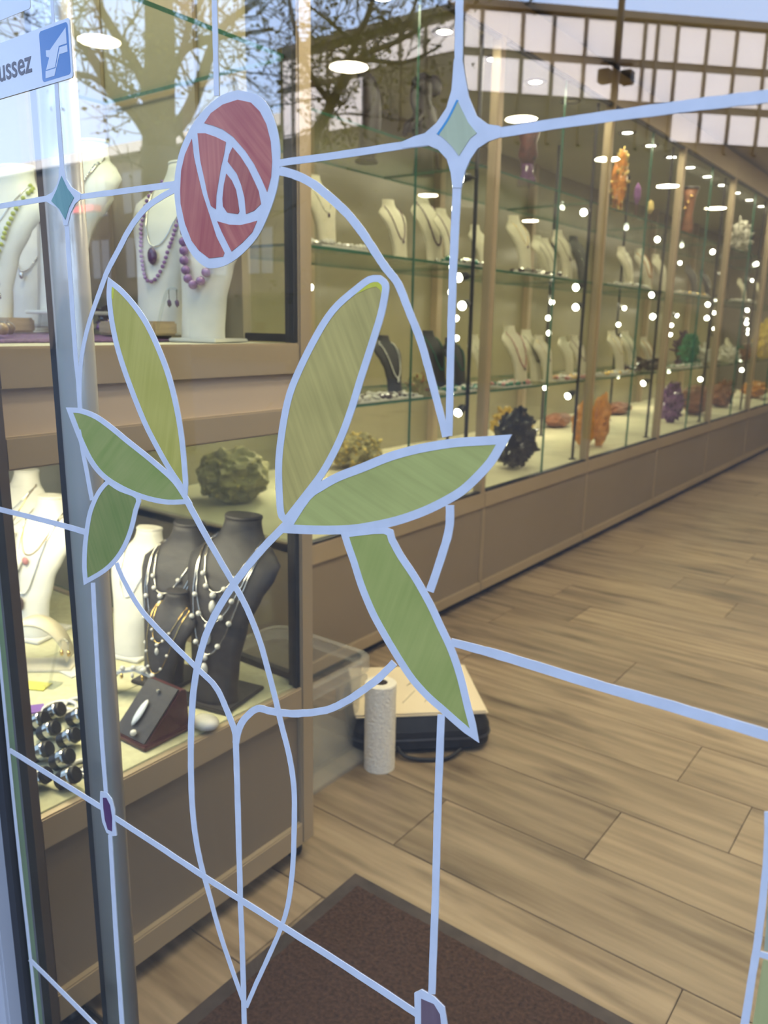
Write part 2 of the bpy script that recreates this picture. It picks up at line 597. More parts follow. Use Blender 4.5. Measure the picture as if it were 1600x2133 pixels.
def paint_line(pts, w0, w1=None, t=0.0005, parent=None, name='painted_line', material=None, label=None, k=6, wob=0.05):
    w1 = w0 if w1 is None else w1
    S = spline([Vector((a, b, 0)) for a, b in pts], k)
    if len(S) == 2:
        S = [S[0].lerp(S[1], i / 12) for i in range(13)]
    n = len(S)
    r = random.Random(int(pts[0][0] * 7 + pts[0][1]))
    L, R = [], []
    for i, p in enumerate(S):
        d = (S[min(i + 1, n - 1)] - S[max(i - 1, 0)]).normalized()
        nn = Vector((-d.y, d.x, 0))
        w = (w0 + (w1 - w0) * i / (n - 1)) * 0.5
        L.append(p + nn * w * (1 + r.uniform(-wob, wob)))
        R.append(p - nn * w * (1 + r.uniform(-wob, wob)))
    m_ = MB()
    rg = [[to_pane(l, 0), to_pane(l, t), to_pane(q, t), to_pane(q, 0)] for l, q in zip(L, R)]
    m_.rings(rg)
    o = m_.build(name, material or M_PAINT, parent or door, DOFF, label=label)
    bm = bmesh.new()
    bm.from_mesh(o.data)
    bmesh.ops.recalc_face_normals(bm, faces=bm.faces)
    bm.to_mesh(o.data)
    bm.free()
    return o


# lines: (points, width at start, width at end)
LINES = [
    ([(109, 0), (119, 196), (130, 352)], 6, 9), ([(-20, 433), (97, 414)], 11, 12), ([(168, 410), (366, 384)], 12, 14),
    ([(139, 458), (143, 520), (151, 640), (158, 740), (164, 800), (167, 852)], 9, 9),
    ([(366, 394), (312, 427), (275, 470), (248, 520), (225, 564), (207, 612), (190, 660), (175, 718), (168, 775), (166, 850)], 13, 7),
    ([(165, 895), (172, 935), (192, 1042)], 8, 8), ([(-20, 1056), (100, 1086), (178, 1108)], 10, 12),
    ([(194, 1214), (200, 1330), (211, 1520), (221, 1652)], 9, 8),
    ([(243, 1172), (258, 1208), (295, 1271), (350, 1331), (408, 1389), (449, 1430), (474, 1482), (490, 1525), (492, 1545)], 9, 12),
    ([(388, 1040), (438, 1131), (487, 1216), (515, 1268), (542, 1337), (570, 1439), (586, 1507), (603, 1575), (613, 1645), (613, 1735), (610, 1810), (601, 1880), (586, 1932), (560, 1992), (534, 2049), (513, 2098)], 12, 9),
    ([(597, 1092), (542, 1149), (490, 1214), (452, 1274), (427, 1331), (410, 1397), (401, 1468), (398, 1560), (400, 1660), (406, 1730), (418, 1796), (436, 1862), (462, 1955), (506, 2082)], 17, 8),
    ([(491, 1520), (494, 1620), (497, 1720), (501, 1869), (506, 2000), (510, 2160)], 12, 10),
    ([(492, 1548), (497, 1522), (510, 1497), (536, 1476), (560, 1480), (584, 1484), (622, 1486), (679, 1479), (722, 1460), (760, 1435), (791, 1411), (822, 1380)], 14, 16),
    ([(583, 356), (617, 365), (655, 385), (700, 422), (730, 452), (757, 487), (780, 522), (802, 555), (830, 592), (852, 647), (875, 705), (893, 767), (910, 832), (923, 882), (929, 910)], 19, 14),
    ([(953, 385), (947, 505), (942, 630), (939, 755), (936, 908)], 18, 14), ([(958, -20), (956, 130)], 16, 17),
    ([(578, 340), (700, 324), (840, 303), (892, 296)], 15, 17), ([(1036, 277), (1180, 255), (1355, 231), (1480, 215), (1640, 196)], 21, 28),
    ([(447, -20), (452, 200)], 11, 10), ([(938, 1052), (936, 1103), (920, 1160), (896, 1232)], 17, 17),
    ([(940, 1337), (1000, 1353), (1060, 1370), (1262, 1432), (1400, 1471), (1640, 1543)], 16, 24),
    ([(920, 1488), (913, 1666), (908, 1854), (900, 2070)], 15, 15), ([(20, 1562), (110, 1618), (212, 1682)], 9, 10),
    ([(238, 1702), (330, 1762), (425, 1825), (500, 1873), (590, 1930), (700, 2000), (792, 2060), (870, 2112)], 10, 14),
    ([(62, 1998), (120, 2056), (215, 2152)], 7, 9), ([(-6, 1300), (0, 1371), (34, 1720), (79, 2133), (86, 2200)], 5, 6),
    ([(230, 1738), (241, 1929), (258, 2180)], 8, 9), ([(1600, 1690), (1598, 1784), (1582, 1937), (1565, 2047), (1545, 2180)], 14, 18),
    ([(1583, 1986), (1640, 2003)], 12, 14),
]
for i, (pts, w0, w1) in enumerate(LINES):
    paint_line(pts, w0, w1, t=0.00042 + 0.000012 * i)

# leaves: two sides between the tips, drawn outline width, colours
LEAVES = [
    ('slim yellow-olive leaf under the arch', [(233, 594), (251, 609), (277, 638), (304, 678), (330, 734), (350, 789), (366, 855), (376, 917), (382, 983), (384, 1014)],
     [(384, 1014), (356, 973), (330, 927), (304, 875), (274, 799), (251, 730), (238, 671), (232, 619), (233, 594)], 9, ((0.36, 0.34, 0.07), (0.46, 0.42, 0.11)), -0.25),
    ('green leaf pointing left', [(151, 858), (170, 860), (200, 872), (232, 895), (262, 920), (300, 950), (332, 977), (362, 1005), (386, 1041)],
     [(386, 1041), (350, 1042), (312, 1035), (275, 1022), (237, 1002), (212, 982), (192, 955), (175, 920), (162, 887), (151, 858)], 9, ((0.21, 0.28, 0.075), (0.31, 0.34, 0.12)), -0.9),
    ('green leaf hanging at the left', [(227, 1007), (250, 1022), (285, 1037), (280, 1062), (272, 1097), (260, 1130), (242, 1160), (217, 1185), (182, 1206)],
     [(182, 1206), (180, 1180), (181, 1142), (185, 1105), (192, 1067), (205, 1035), (217, 1017), (227, 1007)], 8, ((0.16, 0.22, 0.065), (0.25, 0.28, 0.10)), 0.4),
    ('large olive leaf in the middle', [(789, 586), (798, 595), (797, 613), (789, 653), (775, 699), (759, 749), (745, 792), (729, 845), (709, 901), (689, 944), (666, 984), (639, 1020), (596, 1075)],
     [(596, 1075), (591, 1065), (588, 1020), (587, 971), (590, 931), (598, 875), (610, 822), (630, 772), (656, 719), (683, 672), (709, 639), (745, 608), (772, 588), (789, 586)], 13, ((0.33, 0.28, 0.09), (0.50, 0.42, 0.14)), 0.45),
    ('green leaf pointing right', [(1037, 924), (1017, 957), (987, 990), (957, 1017), (918, 1040), (875, 1060), (825, 1077), (775, 1088), (726, 1095), (659, 1096), (610, 1094)],
     [(610, 1094), (646, 1040), (673, 1020), (709, 1000), (759, 981), (808, 961), (858, 946), (908, 936), (957, 929), (1007, 926), (1037, 924)], 17, ((0.32, 0.34, 0.11), (0.42, 0.45, 0.15)), 1.2),
    ('green leaf hanging down to the floor lines', [(726, 1117), (800, 1110), (812, 1127), (830, 1160), (860, 1205), (891, 1260), (913, 1307), (935, 1354), (954, 1410), (969, 1472), (982, 1521)],
     [(982, 1521), (957, 1500), (929, 1475), (897, 1447), (866, 1413), (841, 1376), (816, 1335), (791, 1291), (776, 1260), (758, 1215), (744, 1170), (732, 1136), (726, 1117)], 13, ((0.26, 0.31, 0.085), (0.35, 0.38, 0.12)), -0.35),
]
for lab, s1, s2, w, cols, ang in LEAVES:
    cols = [tuple(a * b for a, b in zip(c_, (0.88, 0.80, 0.72))) for c_ in cols]
    P = [p[:2] for p in dense(s1, 3)][:-1] + [p[:2] for p in dense(s2, 3)][:-1]
    fill = paint_poly('painted_leaf', P, 0.0004, paint_fill('leaf_paint', cols, ang), door, label=lab)
    paint_ring('leaf_outline', P, w, 0.0007, M_PAINT, fill, label='pale painted outline')
    if lab.startswith('large olive'):
        paint_poly('leaf_tip', [(738, 615), (756, 598), (773, 587), (789, 584), (799, 594), (798, 622), (793, 604), (784, 597), (770, 600)], 0.0006, paint_fill('yellow_paint', ((0.42, 0.38, 0.03), (0.50, 0.46, 0.06)), 0.6), fill, label='yellow brush marks at the tip')
    if lab.startswith('slim yellow'):
        paint_poly('leaf_tip', [(232, 622), (231, 600), (233, 593), (239, 598), (237, 622)], 0.0006, paint_fill('yellow_paint', ((0.40, 0.38, 0.02), (0.48, 0.46, 0.05)), 0.1), fill, label='yellow brush mark at the tip')

# the rose
ROSE = [(497, 188), (538, 198), (560, 221), (576, 261), (584, 304), (584, 340), (583, 362), (576, 401), (560, 448), (538, 493), (506, 529), (475, 551), (446, 559), (425, 554), (401, 531), (380, 491), (369, 446), (364, 396), (367, 353), (378, 308), (401, 261), (430, 225), (464, 198), (497, 188)]
rose = paint_poly('painted_rose', [p[:2] for p in dense(ROSE, 3)][:-1], 0.0006, M_PAINT, door, label='oval rose with pink petals and thick pale outlines')
PETALS = [
    ([(427, 257), (441, 236), (466, 218), (497, 208), (524, 214), (542, 232), (556, 259), (565, 295), (568, 335), (566, 369), (558, 400), (547, 374), (531, 342), (513, 315), (488, 286), (466, 270), (446, 262)], 0.8),
    ([(401, 290), (387, 322), (379, 356), (377, 396), (378, 425), (387, 466), (401, 502), (416, 522), (437, 538), (466, 535), (469, 527), (452, 493), (437, 446), (423, 403), (412, 358), (405, 326)], -0.2),
    ([(413, 278), (430, 278), (452, 286), (472, 296), (468, 322), (461, 351), (457, 376), (452, 407), (451, 436), (441, 429), (434, 405), (428, 376), (419, 335)], 0.05),
    ([(486, 307), (502, 326), (518, 351), (531, 378), (540, 398), (545, 425), (531, 439), (514, 446), (511, 412), (504, 385), (495, 362), (476, 337), (479, 322)], -0.35),
    ([(473, 362), (484, 376), (493, 396), (497, 419), (500, 441), (497, 446), (475, 443), (466, 430), (465, 414), (468, 385)], 0.0),
    ([(454, 461), (479, 468), (502, 469), (520, 465), (537, 460), (527, 484), (506, 506), (484, 524), (475, 506), (464, 484)], 0.6),
]
for i, (P, ang) in enumerate(PETALS):
    dark = 0.85 if i in (3, 4) else 1.0
    cols = ((0.25 * dark, 0.042 * dark, 0.043 * dark), (0.43 * dark, 0.145 * dark, 0.098 * dark))
    paint_poly('petal', P, 0.0010, paint_fill('petal_paint', cols, ang), rose)


def star(outer, inner, cols, label):
    o = paint_poly('painted_star', outer, 0.0009, M_PAINT, door, label=label)
    paint_poly('star_centre', inner, 0.0013, paint_fill('star_paint', cols, 0.2), o, label='blue-green painted diamond')
    return o


st_big = star([(947, 124), (964, 124), (970, 162), (977, 201), (994, 242), (1017, 259), (1043, 263), (1045, 286), (1019, 295), (996, 310), (981, 332), (970, 357), (962, 392), (944, 391), (940, 359), (932, 332), (914, 312), (893, 303), (840, 309), (835, 297), (865, 284), (886, 278), (910, 257), (931, 226), (942, 188)],
     [(955, 211), (977, 256), (995, 278), (981, 289), (958, 325), (942, 304), (927, 289), (916, 280), (936, 250)], ((0.30, 0.32, 0.19), (0.36, 0.38, 0.23)), 'large four-pointed star with a grey-green diamond')
paint_line([(955, 209), (936, 248), (914, 281)], 4, 5, t=0.0014, parent=st_big, name='star_edge', material=mat('blue_paint', (0.03, 0.20, 0.36), 0.4), label='blue paint along the diamond edge')
star([(124, 350), (135, 350), (139, 372), (150, 390), (169, 403), (169, 415), (158, 425), (148, 445), (142, 470), (134, 470), (131, 450), (120, 433), (98, 420), (97, 408), (110, 401), (120, 385), (124, 370)],
     [(130, 367), (142, 392), (156, 412), (146, 432), (138, 458), (126, 436), (109, 419), (120, 396)], ((0.04, 0.15, 0.15), (0.10, 0.23, 0.20)), 'small four-pointed star with a teal diamond')


def gem(outer, inner, cols, label):
    o = paint_poly('painted_gem', outer, 0.0009, M_PAINT, door, label=label)
    paint_poly('gem_centre', inner, 0.0013, paint_fill('gem_paint', cols, 0.2), o, label='dark purple painted centre')


gem([(210, 1648), (223, 1650), (234, 1664), (240, 1687), (241, 1716), (244, 1740), (236, 1741), (223, 1734), (214, 1711), (209, 1674)],
    [(216, 1661), (223, 1661), (231, 1677), (235, 1703), (235, 1731), (226, 1727), (220, 1706), (217, 1682)], ((0.06, 0.02, 0.07), (0.10, 0.05, 0.10)), 'small lozenge with a purple centre')
gem([(864, 2067), (879, 2060), (905, 2075), (927, 2097), (933, 2133), (930, 2165), (920, 2190), (895, 2195), (875, 2180), (866, 2150)],
    [(879, 2079), (905, 2090), (918, 2112), (920, 2133), (917, 2165), (900, 2180), (886, 2165), (879, 2133)], ((0.10, 0.065, 0.075), (0.15, 0.10, 0.11)), 'larger lozenge with a purple-brown centre')
paint_poly('painted_field', [(1606, 1800), (1640, 1800), (1640, 1980), (1592, 1980)], 0.0003, paint_fill('sage_paint', ((0.25, 0.30, 0.20), (0.33, 0.38, 0.27)), 0.1, 0.35), door, label='thin sage paint at the right border')
paint_poly('painted_field', [(1590, 1998), (1640, 2010), (1640, 2180), (1560, 2180)], 0.0003, paint_fill('olive_paint', ((0.26, 0.25, 0.09), (0.34, 0.32, 0.13)), 0.1), door, label='olive paint at the right border')


# ------------------------------------------------------------------ stickers on the door
def sticker_box(root, name, u0, v0, u1, v1, t0, t1, material, r=0.0, label=None):
    m_ = MB()
    if r > 0:
        ring = []
        for cx_, cy_, a0 in ((u1 - r, v1 - r, 0), (u0 + r, v1 - r, 90), (u0 + r, v0 + r, 180), (u1 - r, v0 + r, 270)):
            for a in range(0, 91, 15):
                ring.append((cx_ + r * math.cos(math.radians(a0 + a)), cy_ + r * math.sin(math.radians(a0 + a))))
        m_.rings([[Vector((u, -t0, v)) for u, v in ring], [Vector((u, -t1, v)) for u, v in ring]])
    else:
        m_.box((u0, -t1, v0), (u1, -t0, v1))
    return m_.build(name, material, root, label=label)


M_STK = mat('sticker_vinyl', (0.47, 0.485, 0.50), 0.25, 0, 0.02, 4)
M_STKB = mat('sticker_blue', (0.030, 0.125, 0.30), 0.2, 0, 0.05, 4)
M_STKT = mat('sticker_ink', (0.055, 0.05, 0.065), 0.4, 0, 0.05, 4)
M_STKW = mat('sticker_white', (0.42, 0.44, 0.47), 0.25, 0, 0.02, 4)
a0, a1 = survey(146, 38, 'y', PANE_Y), survey(146, 160, 'y', PANE_Y)
SR, STOP, SBOT = a0.x, a0.z + 0.0005, survey(140, 166, 'y', PANE_Y).z
SH = STOP - SBOT


def sign_text(root, s, u, v, size, align='RIGHT'):
    cu = bpy.data.curves.new('lettering', 'FONT')
    cu.body = s
    cu.size = size
    cu.extrude = 0.00012
    cu.offset = size * 0.012
    cu.align_x = align
    o = bpy.data.objects.new('lettering', cu)
    COL.objects.link(o)
    dg = bpy.context.evaluated_depsgraph_get()
    me = bpy.data.meshes.new_from_object(o.evaluated_get(dg))
    bpy.data.objects.remove(o)
    me.materials.clear()
    me.materials.append(M_STKT)
    o = bpy.data.objects.new('lettering', me)
    COL.objects.link(o)
    o.parent = root
    o.rotation_euler = (math.pi / 2, 0, 0)
    o.location = (u, -0.0013, v)
    return tag(o, label='dark grey lettering')


st = empty('door_sticker', (SR, PANE_Y, SBOT), label='white push sticker with dark word Poussez and blue pictogram on the glass', cat='sticker')
SW = 0.24
sticker_box(st, 'backing', -SW, 0, 0, SH, 0, 0.0011, M_STK, 0.003)
q0, q1 = survey(82, 55, 'y', PANE_Y), survey(140, 160, 'y', PANE_Y)
bw = SR - q0.x - 0.0022
pic = sticker_box(st, 'pictogram', -bw - 0.002, 0.0035, -0.003, SH - 0.003, 0.0011, 0.0012, M_STKB, 0.004, label='blue rounded square with a white pushing hand')
hw_ = bw - 0.001
ph = SH - 0.0065


def pic_poly(name, pts):
    P = [Vector((-bw - 0.002 + a * hw_, 0, 0.0035 + b * ph)) for a, b in pts]
    m_ = MB()
    n = len(P)
    m_.add([p + Vector((0, -0.00135, 0)) for p in P] + [p + Vector((0, -0.0012, 0)) for p in P], [tuple(range(n)), tuple(range(2 * n - 1, n - 1, -1))] + [(i, (i + 1) % n, n + (i + 1) % n, n + i) for i in range(n)])
    return m_.build(name, M_STKW, pic)


pic_poly('hand', [(0.16, 0.22), (0.48, 0.22), (0.66, 0.60), (0.93, 0.60), (0.93, 0.90), (0.34, 0.58), (0.20, 0.60), (0.20, 0.48), (0.30, 0.44)])
pic_poly('hand_edge', [(0.12, 0.06), (0.44, 0.06), (0.66, 0.44), (0.94, 0.44), (0.94, 0.57), (0.68, 0.57), (0.50, 0.20), (0.14, 0.20)])
sign_text(st, 'Poussez', -bw - 0.020, SH * 0.315, 0.031)
STOP2 = survey(60, 20, 'y', PANE_Y)
st2 = empty('door_sticker', (STOP2.x + 0.004, PANE_Y, survey(60, 19, 'y', PANE_Y).z), label='white sticker at the very top, cut off above the Poussez sticker', cat='sticker')
sticker_box(st2, 'backing', -SW, 0, 0, SH, 0, 0.0003, M_STK, 0.003)

w1_ = tag(MB().box((-3.1, 0.535, 0.02), (-1.28, 0.545, 2.44)).build('window_1', G_CASE, off=(-2.2, 0.54, 0.02)), kind='structure', label='street window pane of the showcase, left of the door')
w1_.location = (-2.2, 0.54, 0.02)
# ------------------------------------------------------------------ door frame pieces beside the leaf
tr = empty('trim_1', (-0.92, 0.56, 0), kind='structure', label='slim round-edged aluminium post behind the glass door')
mb = MB()
ring = [(-0.921 + 0.0285 * math.copysign(abs(math.cos(a)) ** 0.75, math.cos(a)), 0.576 + 0.0175 * math.copysign(abs(math.sin(a)) ** 0.75, math.sin(a))) for a in [2 * math.pi * q / 40 for q in range(40)]]
mb.rings([[Vector((x, y, 0.0)) for x, y in ring], [Vector((x, y, 2.44)) for x, y in ring]])
mb.build('post', M_ALU, tr, (-0.92, 0.56, 0), smooth=True)
MB().box((-0.962, 0.566, 0), (-0.944, 0.584, 2.44)).build('gasket', M_RUBBER, tr, (-0.92, 0.56, 0), label='black rubber gasket')
tr = empty('trim_2', (-1.13, 0.56, 0), kind='structure', label='dark grey metal post at the far left behind the glass')
MB().bbox((-1.27, 0.555, 0), (-1.155, 0.60, 2.44), 0.006).build('post', M_ALUD, tr, (-1.13, 0.56, 0))
tr = empty('trim_3', (-1.09, 0.48, 0), kind='structure', label='pale aluminium door jamb at the bottom left edge')
MB().bbox((-1.112, 0.470, 0), (-1.072, 0.53, 2.44), 0.004).build('jamb', mat('pale_aluminium', (0.36, 0.36, 0.37), 0.5, 0.1, 0.05, 4), tr, (-1.09, 0.48, 0))
MB().box((-1.072, 0.492, 0), (-1.052, 0.53, 2.44)).build('seal', M_RUBBER, tr, (-1.09, 0.48, 0), label='black rubber seal')
MB().box((-1.22, 0.475, 0), (-1.112, 0.53, 2.44)).build('frame', M_ALUD, tr, (-1.09, 0.48, 0))


def area_lamp(parent, loc, sx, sy, power, col=WARM, rot=(0, 0, 0)):
    ld = bpy.data.lights.new('lamp', 'AREA')
    ld.shape = 'RECTANGLE'
    ld.size, ld.size_y = sx, sy
    ld.energy = power
    ld.color = col
    o = bpy.data.objects.new('lamp', ld)
    COL.objects.link(o)
    o.parent = parent
    o.location = loc
    o.rotation_euler = rot
    return o


def glass_box(a, b, thin_axis, parent, name='glass_pane', material=None, off=(0, 0, 0)):
    """a sheet with clear faces and green edges"""
    o = MB().box(a, b).build(name, material or G_CASE, parent, off)
    o.data.materials.append(M_GEDGE)
    for p in o.data.polygons:
        p.material_index = 0 if abs(p.normal[thin_axis]) > 0.5 else 1
    return o


# ------------------------------------------------------------------ showcase of the shop window, left of the door
CX, CXL, CY0, CY1 = -1.17, -2.75, 0.603, 1.297
co = (CX - 0.1, 0.95, 0)
sc = empty('window_showcase', co, label='tall taupe-framed glass showcase beside the door, in two tiers', cat='showcase')
MB().box((CXL, CY0 + 0.01, 0.065), (CX - 0.014, CY1 - 0.006, 0.455)).build('base_panel', M_PANEL, sc, co)
MB().bbox((CX - 0.02, CY0, 0.045), (CX, CY1 - 0.04, 0.105), 0.003).build('base_rail', M_CHAMP, sc, co)
MB().bbox((CX - 0.02, CY0, 0.405), (CX, CY1 - 0.04, 0.466), 0.003).build('counter_rail', M_CHAMP, sc, co)
MB().bbox((CXL, CY1 - 0.03, 0.045), (CX - 0.04, CY1, 0.466), 0.003).build('side_rail', M_CHAMP, sc, co)
MB().bbox((CX - 0.045, CY1 - 0.042, 0.045), (CX, CY1, 2.40), 0.004).build('post', M_CHAMP, sc, co)
MB().box((CX - 0.030, CY1 - 0.054, 0.466), (CX - 0.006, CY1 - 0.042, 1.068)).build('gasket', M_RUBBER, sc, co)
MB().box((CX - 0.030, CY1 - 0.054, 1.258), (CX - 0.006, CY1 - 0.042, 2.38)).build('gasket', M_RUBBER, sc, co)
MB().box((-1.47, CY1 - 0.030, 0.466), (CX - 0.045, CY1 - 0.012, 0.482)).build('sill', M_RUBBER, sc, co)
MB().box((CX - 0.20, CY1 - 0.030, 1.258), (CX - 0.045, CY1 - 0.012, 1.275)).build('sill', M_RUBBER, sc, co)
mbd = MB().box((CXL, CY0, 1.075), (CX - 0.010, CY1 - 0.01, 1.245)).build('middle_panel', M_PANELL, sc, co)
MB().bbox((CX - 0.02, CY0, 1.192), (CX, CY1 - 0.042, 1.257), 0.003).build('middle_rail', M_CHAMP, sc, co)
MB().bbox((CX - 0.02, CY0, 1.070), (CX, CY1 - 0.042, 1.122), 0.003).build('middle_rail', M_CHAMP, sc, co)
glass_box((CX - 0.012, CY0 + 0.002, 0.462), (CX - 0.007, CY1 - 0.05, 1.072), 0, sc, off=co)
glass_box((CX - 0.012, CY0 + 0.002, 1.255), (CX - 0.007, CY1 - 0.05, 2.38), 0, sc, off=co)
glass_box((CXL, CY1 - 0.022, 0.478), (CX - 0.045, CY1 - 0.017, 1.072), 1, sc, off=co)
glass_box((CX - 0.19, CY1 - 0.022, 1.27), (CX - 0.045, CY1 - 0.017, 2.38), 1, sc, off=co)
MB().box((CXL, CY1 - 0.035, 1.245), (CX - 0.178, CY1 - 0.010, 2.38)).build('back_panel', M_BACK, sc, co)
for xx in (-1.52, -1.86, -2.2):
    MB().bbox((xx, CY1 - 0.045, 1.25), (xx + 0.05, CY1 - 0.034, 2.38), 0.003).build('batten', M_CHAMP, sc, co)
MB().box((CXL, CY0, 1.245), (CX - 0.012, CY1 - 0.03, 1.256)).build('upper_floor', M_BOARD, sc, co)
MB().box((CXL, CY0, 2.38), (CX, CY1, 2.42)).build('roof', M_CHAMP, sc, co)
for xx in (-2.62, -1.215):
    for yy in (CY0 + 0.05, CY1 - 0.03):
        MB().lathe([(0.022, 0.0), (0.024, 0.012), (0.010, 0.018), (0.008, 0.07)], 14, (xx, yy, 0)).build('foot', M_BLACK, sc, co, smooth=True)
# boards covering the lower floor
xs = [CX - 0.016, -1.47, -1.78, -2.10, -2.42, CXL + 0.01]
for i in range(len(xs) - 1):
    MB().bbox((xs[i + 1] + 0.001, CY0 + 0.004, 0.455), (xs[i] - 0.001, CY1 - 0.034, 0.469), 0.001).build('floor_board', M_BOARDG, sc, co)
glass_box((-1.80, 0.72, 1.802), (-1.195, 1.25, 1.810), 2, sc, 'glass_shelf', G_SHELF, co)
# strip lamps in both tiers
lb = MB().bbox((-2.3, 0.70, 1.062), (-1.30, 0.74, 1.075), 0.003).build('strip_light', mat('strip_lens', (1, .95, .85), 0.4, emit=(1, .93, .75), estr=3.0), sc, co)
area_lamp(sc, Vector((-1.65, 0.85, 1.058)) - Vector(co), 0.8, 0.12, 12)
area_lamp(sc, Vector((-1.60, 0.85, 2.36)) - Vector(co), 0.8, 0.2, 12)

# ------------------------------------------------------------------ necklace busts
BPROF = [(0.0, .046, .028, .040), (.06, .045, .026, .040), (.25, .047, .023, .034), (.45, .057, .023, .022), (.60, .074, .025, .006), (.70, .088, .027, -.012), (.77, .091, .027, -.026), (.83, .070, .027, -.038), (.89, .044, .027, -.048), (.95, .035, .027, -.053), (1.0, .034, .026, -.056)]


def bprof(t):
    t = min(max(t, 0), 1)
    for a, b in zip(BPROF[:-1], BPROF[1:]):
        if a[0] <= t <= b[0]:
            u = (t - a[0]) / (b[0] - a[0])
            u = u * u * (3 - 2 * u) * 0.5 + u * 0.5
            return [a[i] + (b[i] - a[i]) * u for i in (1, 2, 3)]
    return BPROF[-1][1:]


BH = 0.30


def bust_meshes():
    body, top = MB(), MB()
    rs = []
    N = 28
    for i in range(27):
        t = i / 26
        hw, hd, off = bprof(t)
        rs.append([Vector((hw * math.cos(2 * math.pi * j / N), -off - hd * math.sin(2 * math.pi * j / N) * (1.15 if math.sin(2 * math.pi * j / N) > 0 else 0.6), BH * t)) for j in range(N)])
    body.rings(rs)
    hw, hd, off = bprof(1)
    ring = lambda s, z: [Vector((hw * s * math.cos(2 * math.pi * j / N), -off - hd * s * math.sin(2 * math.pi * j / N) * (1.15 if math.sin(2 * math.pi * j / N) > 0 else 0.6), z)) for j in range(N)]
    top.rings([ring(1.03, BH - 0.003), ring(1.05, BH), ring(1.0, BH + 0.003)])
    foot = MB().bbox((-0.052, -0.080, 0), (0.052, 0.030, 0.007), 0.002)
    return body, top, foot


def front(x, t):
    hw, hd, off = bprof(t)
    u = max(0.0, 1 - (x / (hw * 1.001)) ** 2) if abs(x) < hw else 0.0
    return -off - hd * 1.15 * math.sqrt(u)


BUSTS = {}


def bust(x, y, z, rz, h, material, label, group):
    key = material.name
    if key not in BUSTS:
        r = empty('necklace_bust')
        b, tp, ft = bust_meshes()
        b.build('body', material, r, smooth=True)
        tp.build('neck_cap', material, r)
        ft.build('foot', material, r)
        BUSTS[key] = r
        used = r
    else:
        used = copy_tree(BUSTS[key])
    used.location = (x, y, z + 0.0005)
    used.rotation_euler = (0, 0, rz)
    s = h / BH
    used.scale = (s, s, s)
    tag(used, label, 'display bust', group)
    return used


def strand(drop, lift=0.006, n=36, top=0.90, wid=0.93):
    """points of a necklace lying on the bust, from the neck down to drop (fraction of height) and back"""
    pts = []
    for i in range(n + 1):
        u = i / n * 2 - 1
        a = abs(u)
        t = drop + (top - drop) * (a ** 1.7)
        hw = bprof(t)[0]
        x = math.copysign(min(0.052 * wid * (a ** 0.75) * (1.2 if drop < 0.5 else 1.0), hw * 0.97), u)
        pts.append(Vector((x, front(x, t) - lift, BH * t)))
    return pts


def necklace(bst, drop, material, label, kind='chain', r=0.0018, pend=None, group=None, wid=0.93, name='necklace'):
    root = empty(name, bst.location, label=label, cat='necklace', group=group)
    root.rotation_euler = bst.rotation_euler
    root.scale = bst.scale
    if kind == 'chain':
        MB().tube(strand(drop, r + 0.001, wid=wid), r, 6).build('chain', material, root, smooth=True)
    else:
        pts = strand(drop, r + 0.001, 120, wid=wid)
        acc, last = 0, pts[0]
        bm0 = MB().sphere((0, 0, 0), r, 2)
        proto = bm0.build('bead', material, root, smooth=True)
        proto.location = pts[0]
        for p in pts[1:]:
            acc += (p - last).length
            last = p
            if acc >= r * 1.95:
                acc = 0
                c = proto.copy()
                COL.objects.link(c)
                c.location = p
    if pend:
        c = strand(drop, 0.008)[18]
        pm_, pr_, ps_ = pend
        o = MB().sphere((0, 0, 0), pr_, 2, ps_).build('pendant', pm_, root, smooth=True)
        o.location = c - Vector((0, 0.002, pr_ * ps_[2] + 0.002))
    return root


# ------------------------------------------------------------------ upper tier of the window showcase
ZU = 1.2565
purple = mat('purple_beadcloth', (0.16, 0.075, 0.20), 0.4, 0, 0.4, 150, bump=0.4)
mb = MB()
rg = random.Random(5)
rs = []
for i in range(60):
    x = CX - 0.05 - i * 0.025
    rs.append([Vector((x, 0.64, ZU + 0.0005)), Vector((x, 0.64 + 0.01 * rg.random(), ZU + 0.004 + 0.008 * rg.random())), Vector((x, 1.05 + 0.05 * rg.random(), ZU + 0.004 + 0.008 * rg.random())), Vector((x, 1.08, ZU + 0.0005))])
mb.rings(rs[5:])
tag(mb.build('purple_cloth', purple, off=(-1.8, 0.85, ZU), smooth=True), 'purple beaded runner along the floor of the upper showcase', 'cloth').location = (-1.8, 0.85, ZU)
G_UB = 'white busts in the upper window showcase'
b1 = bust(-1.305, 1.145, ZU, 0.25, 0.33, M_WHITE, 'white bust right below the painted rose, wearing chunky purple beads', G_UB)
necklace(b1, 0.34, M_AMETH, 'chunky amethyst bead necklace on the bust below the painted rose', 'beads', 0.0088, wid=0.85)
b2 = bust(-1.44, 1.145, ZU + 0.012, 0.25, 0.36, M_WHITE, 'white bust with a thin purple strand and a dark oval pendant', G_UB)
necklace(b2, 0.30, M_AMETH, 'thin amethyst strand on the bust left of the painted rose', 'beads', 0.0036, wid=0.8)
necklace(b2, 0.50, M_SILVER, 'fine chain with a dark oval pendant inside the thin purple strand', 'chain', 0.0011, (M_AMETHD, 0.010, (1, 0.5, 1.5)))
b3 = bust(-1.60, 1.02, ZU + 0.05, 0.2, 0.36, M_WHITE, 'white bust with two fine silver chains, just right of the aluminium post', G_UB)
necklace(b3, 0.30, M_SILVER, 'long silver chain on the bust right of the aluminium post', 'beads', 0.0022, wid=0.7)
necklace(b3, 0.55, M_SILVER, 'short silver chain on the bust right of the aluminium post', 'chain', 0.0012, (M_SILVER, 0.006, (1, 0.6, 1.3)))
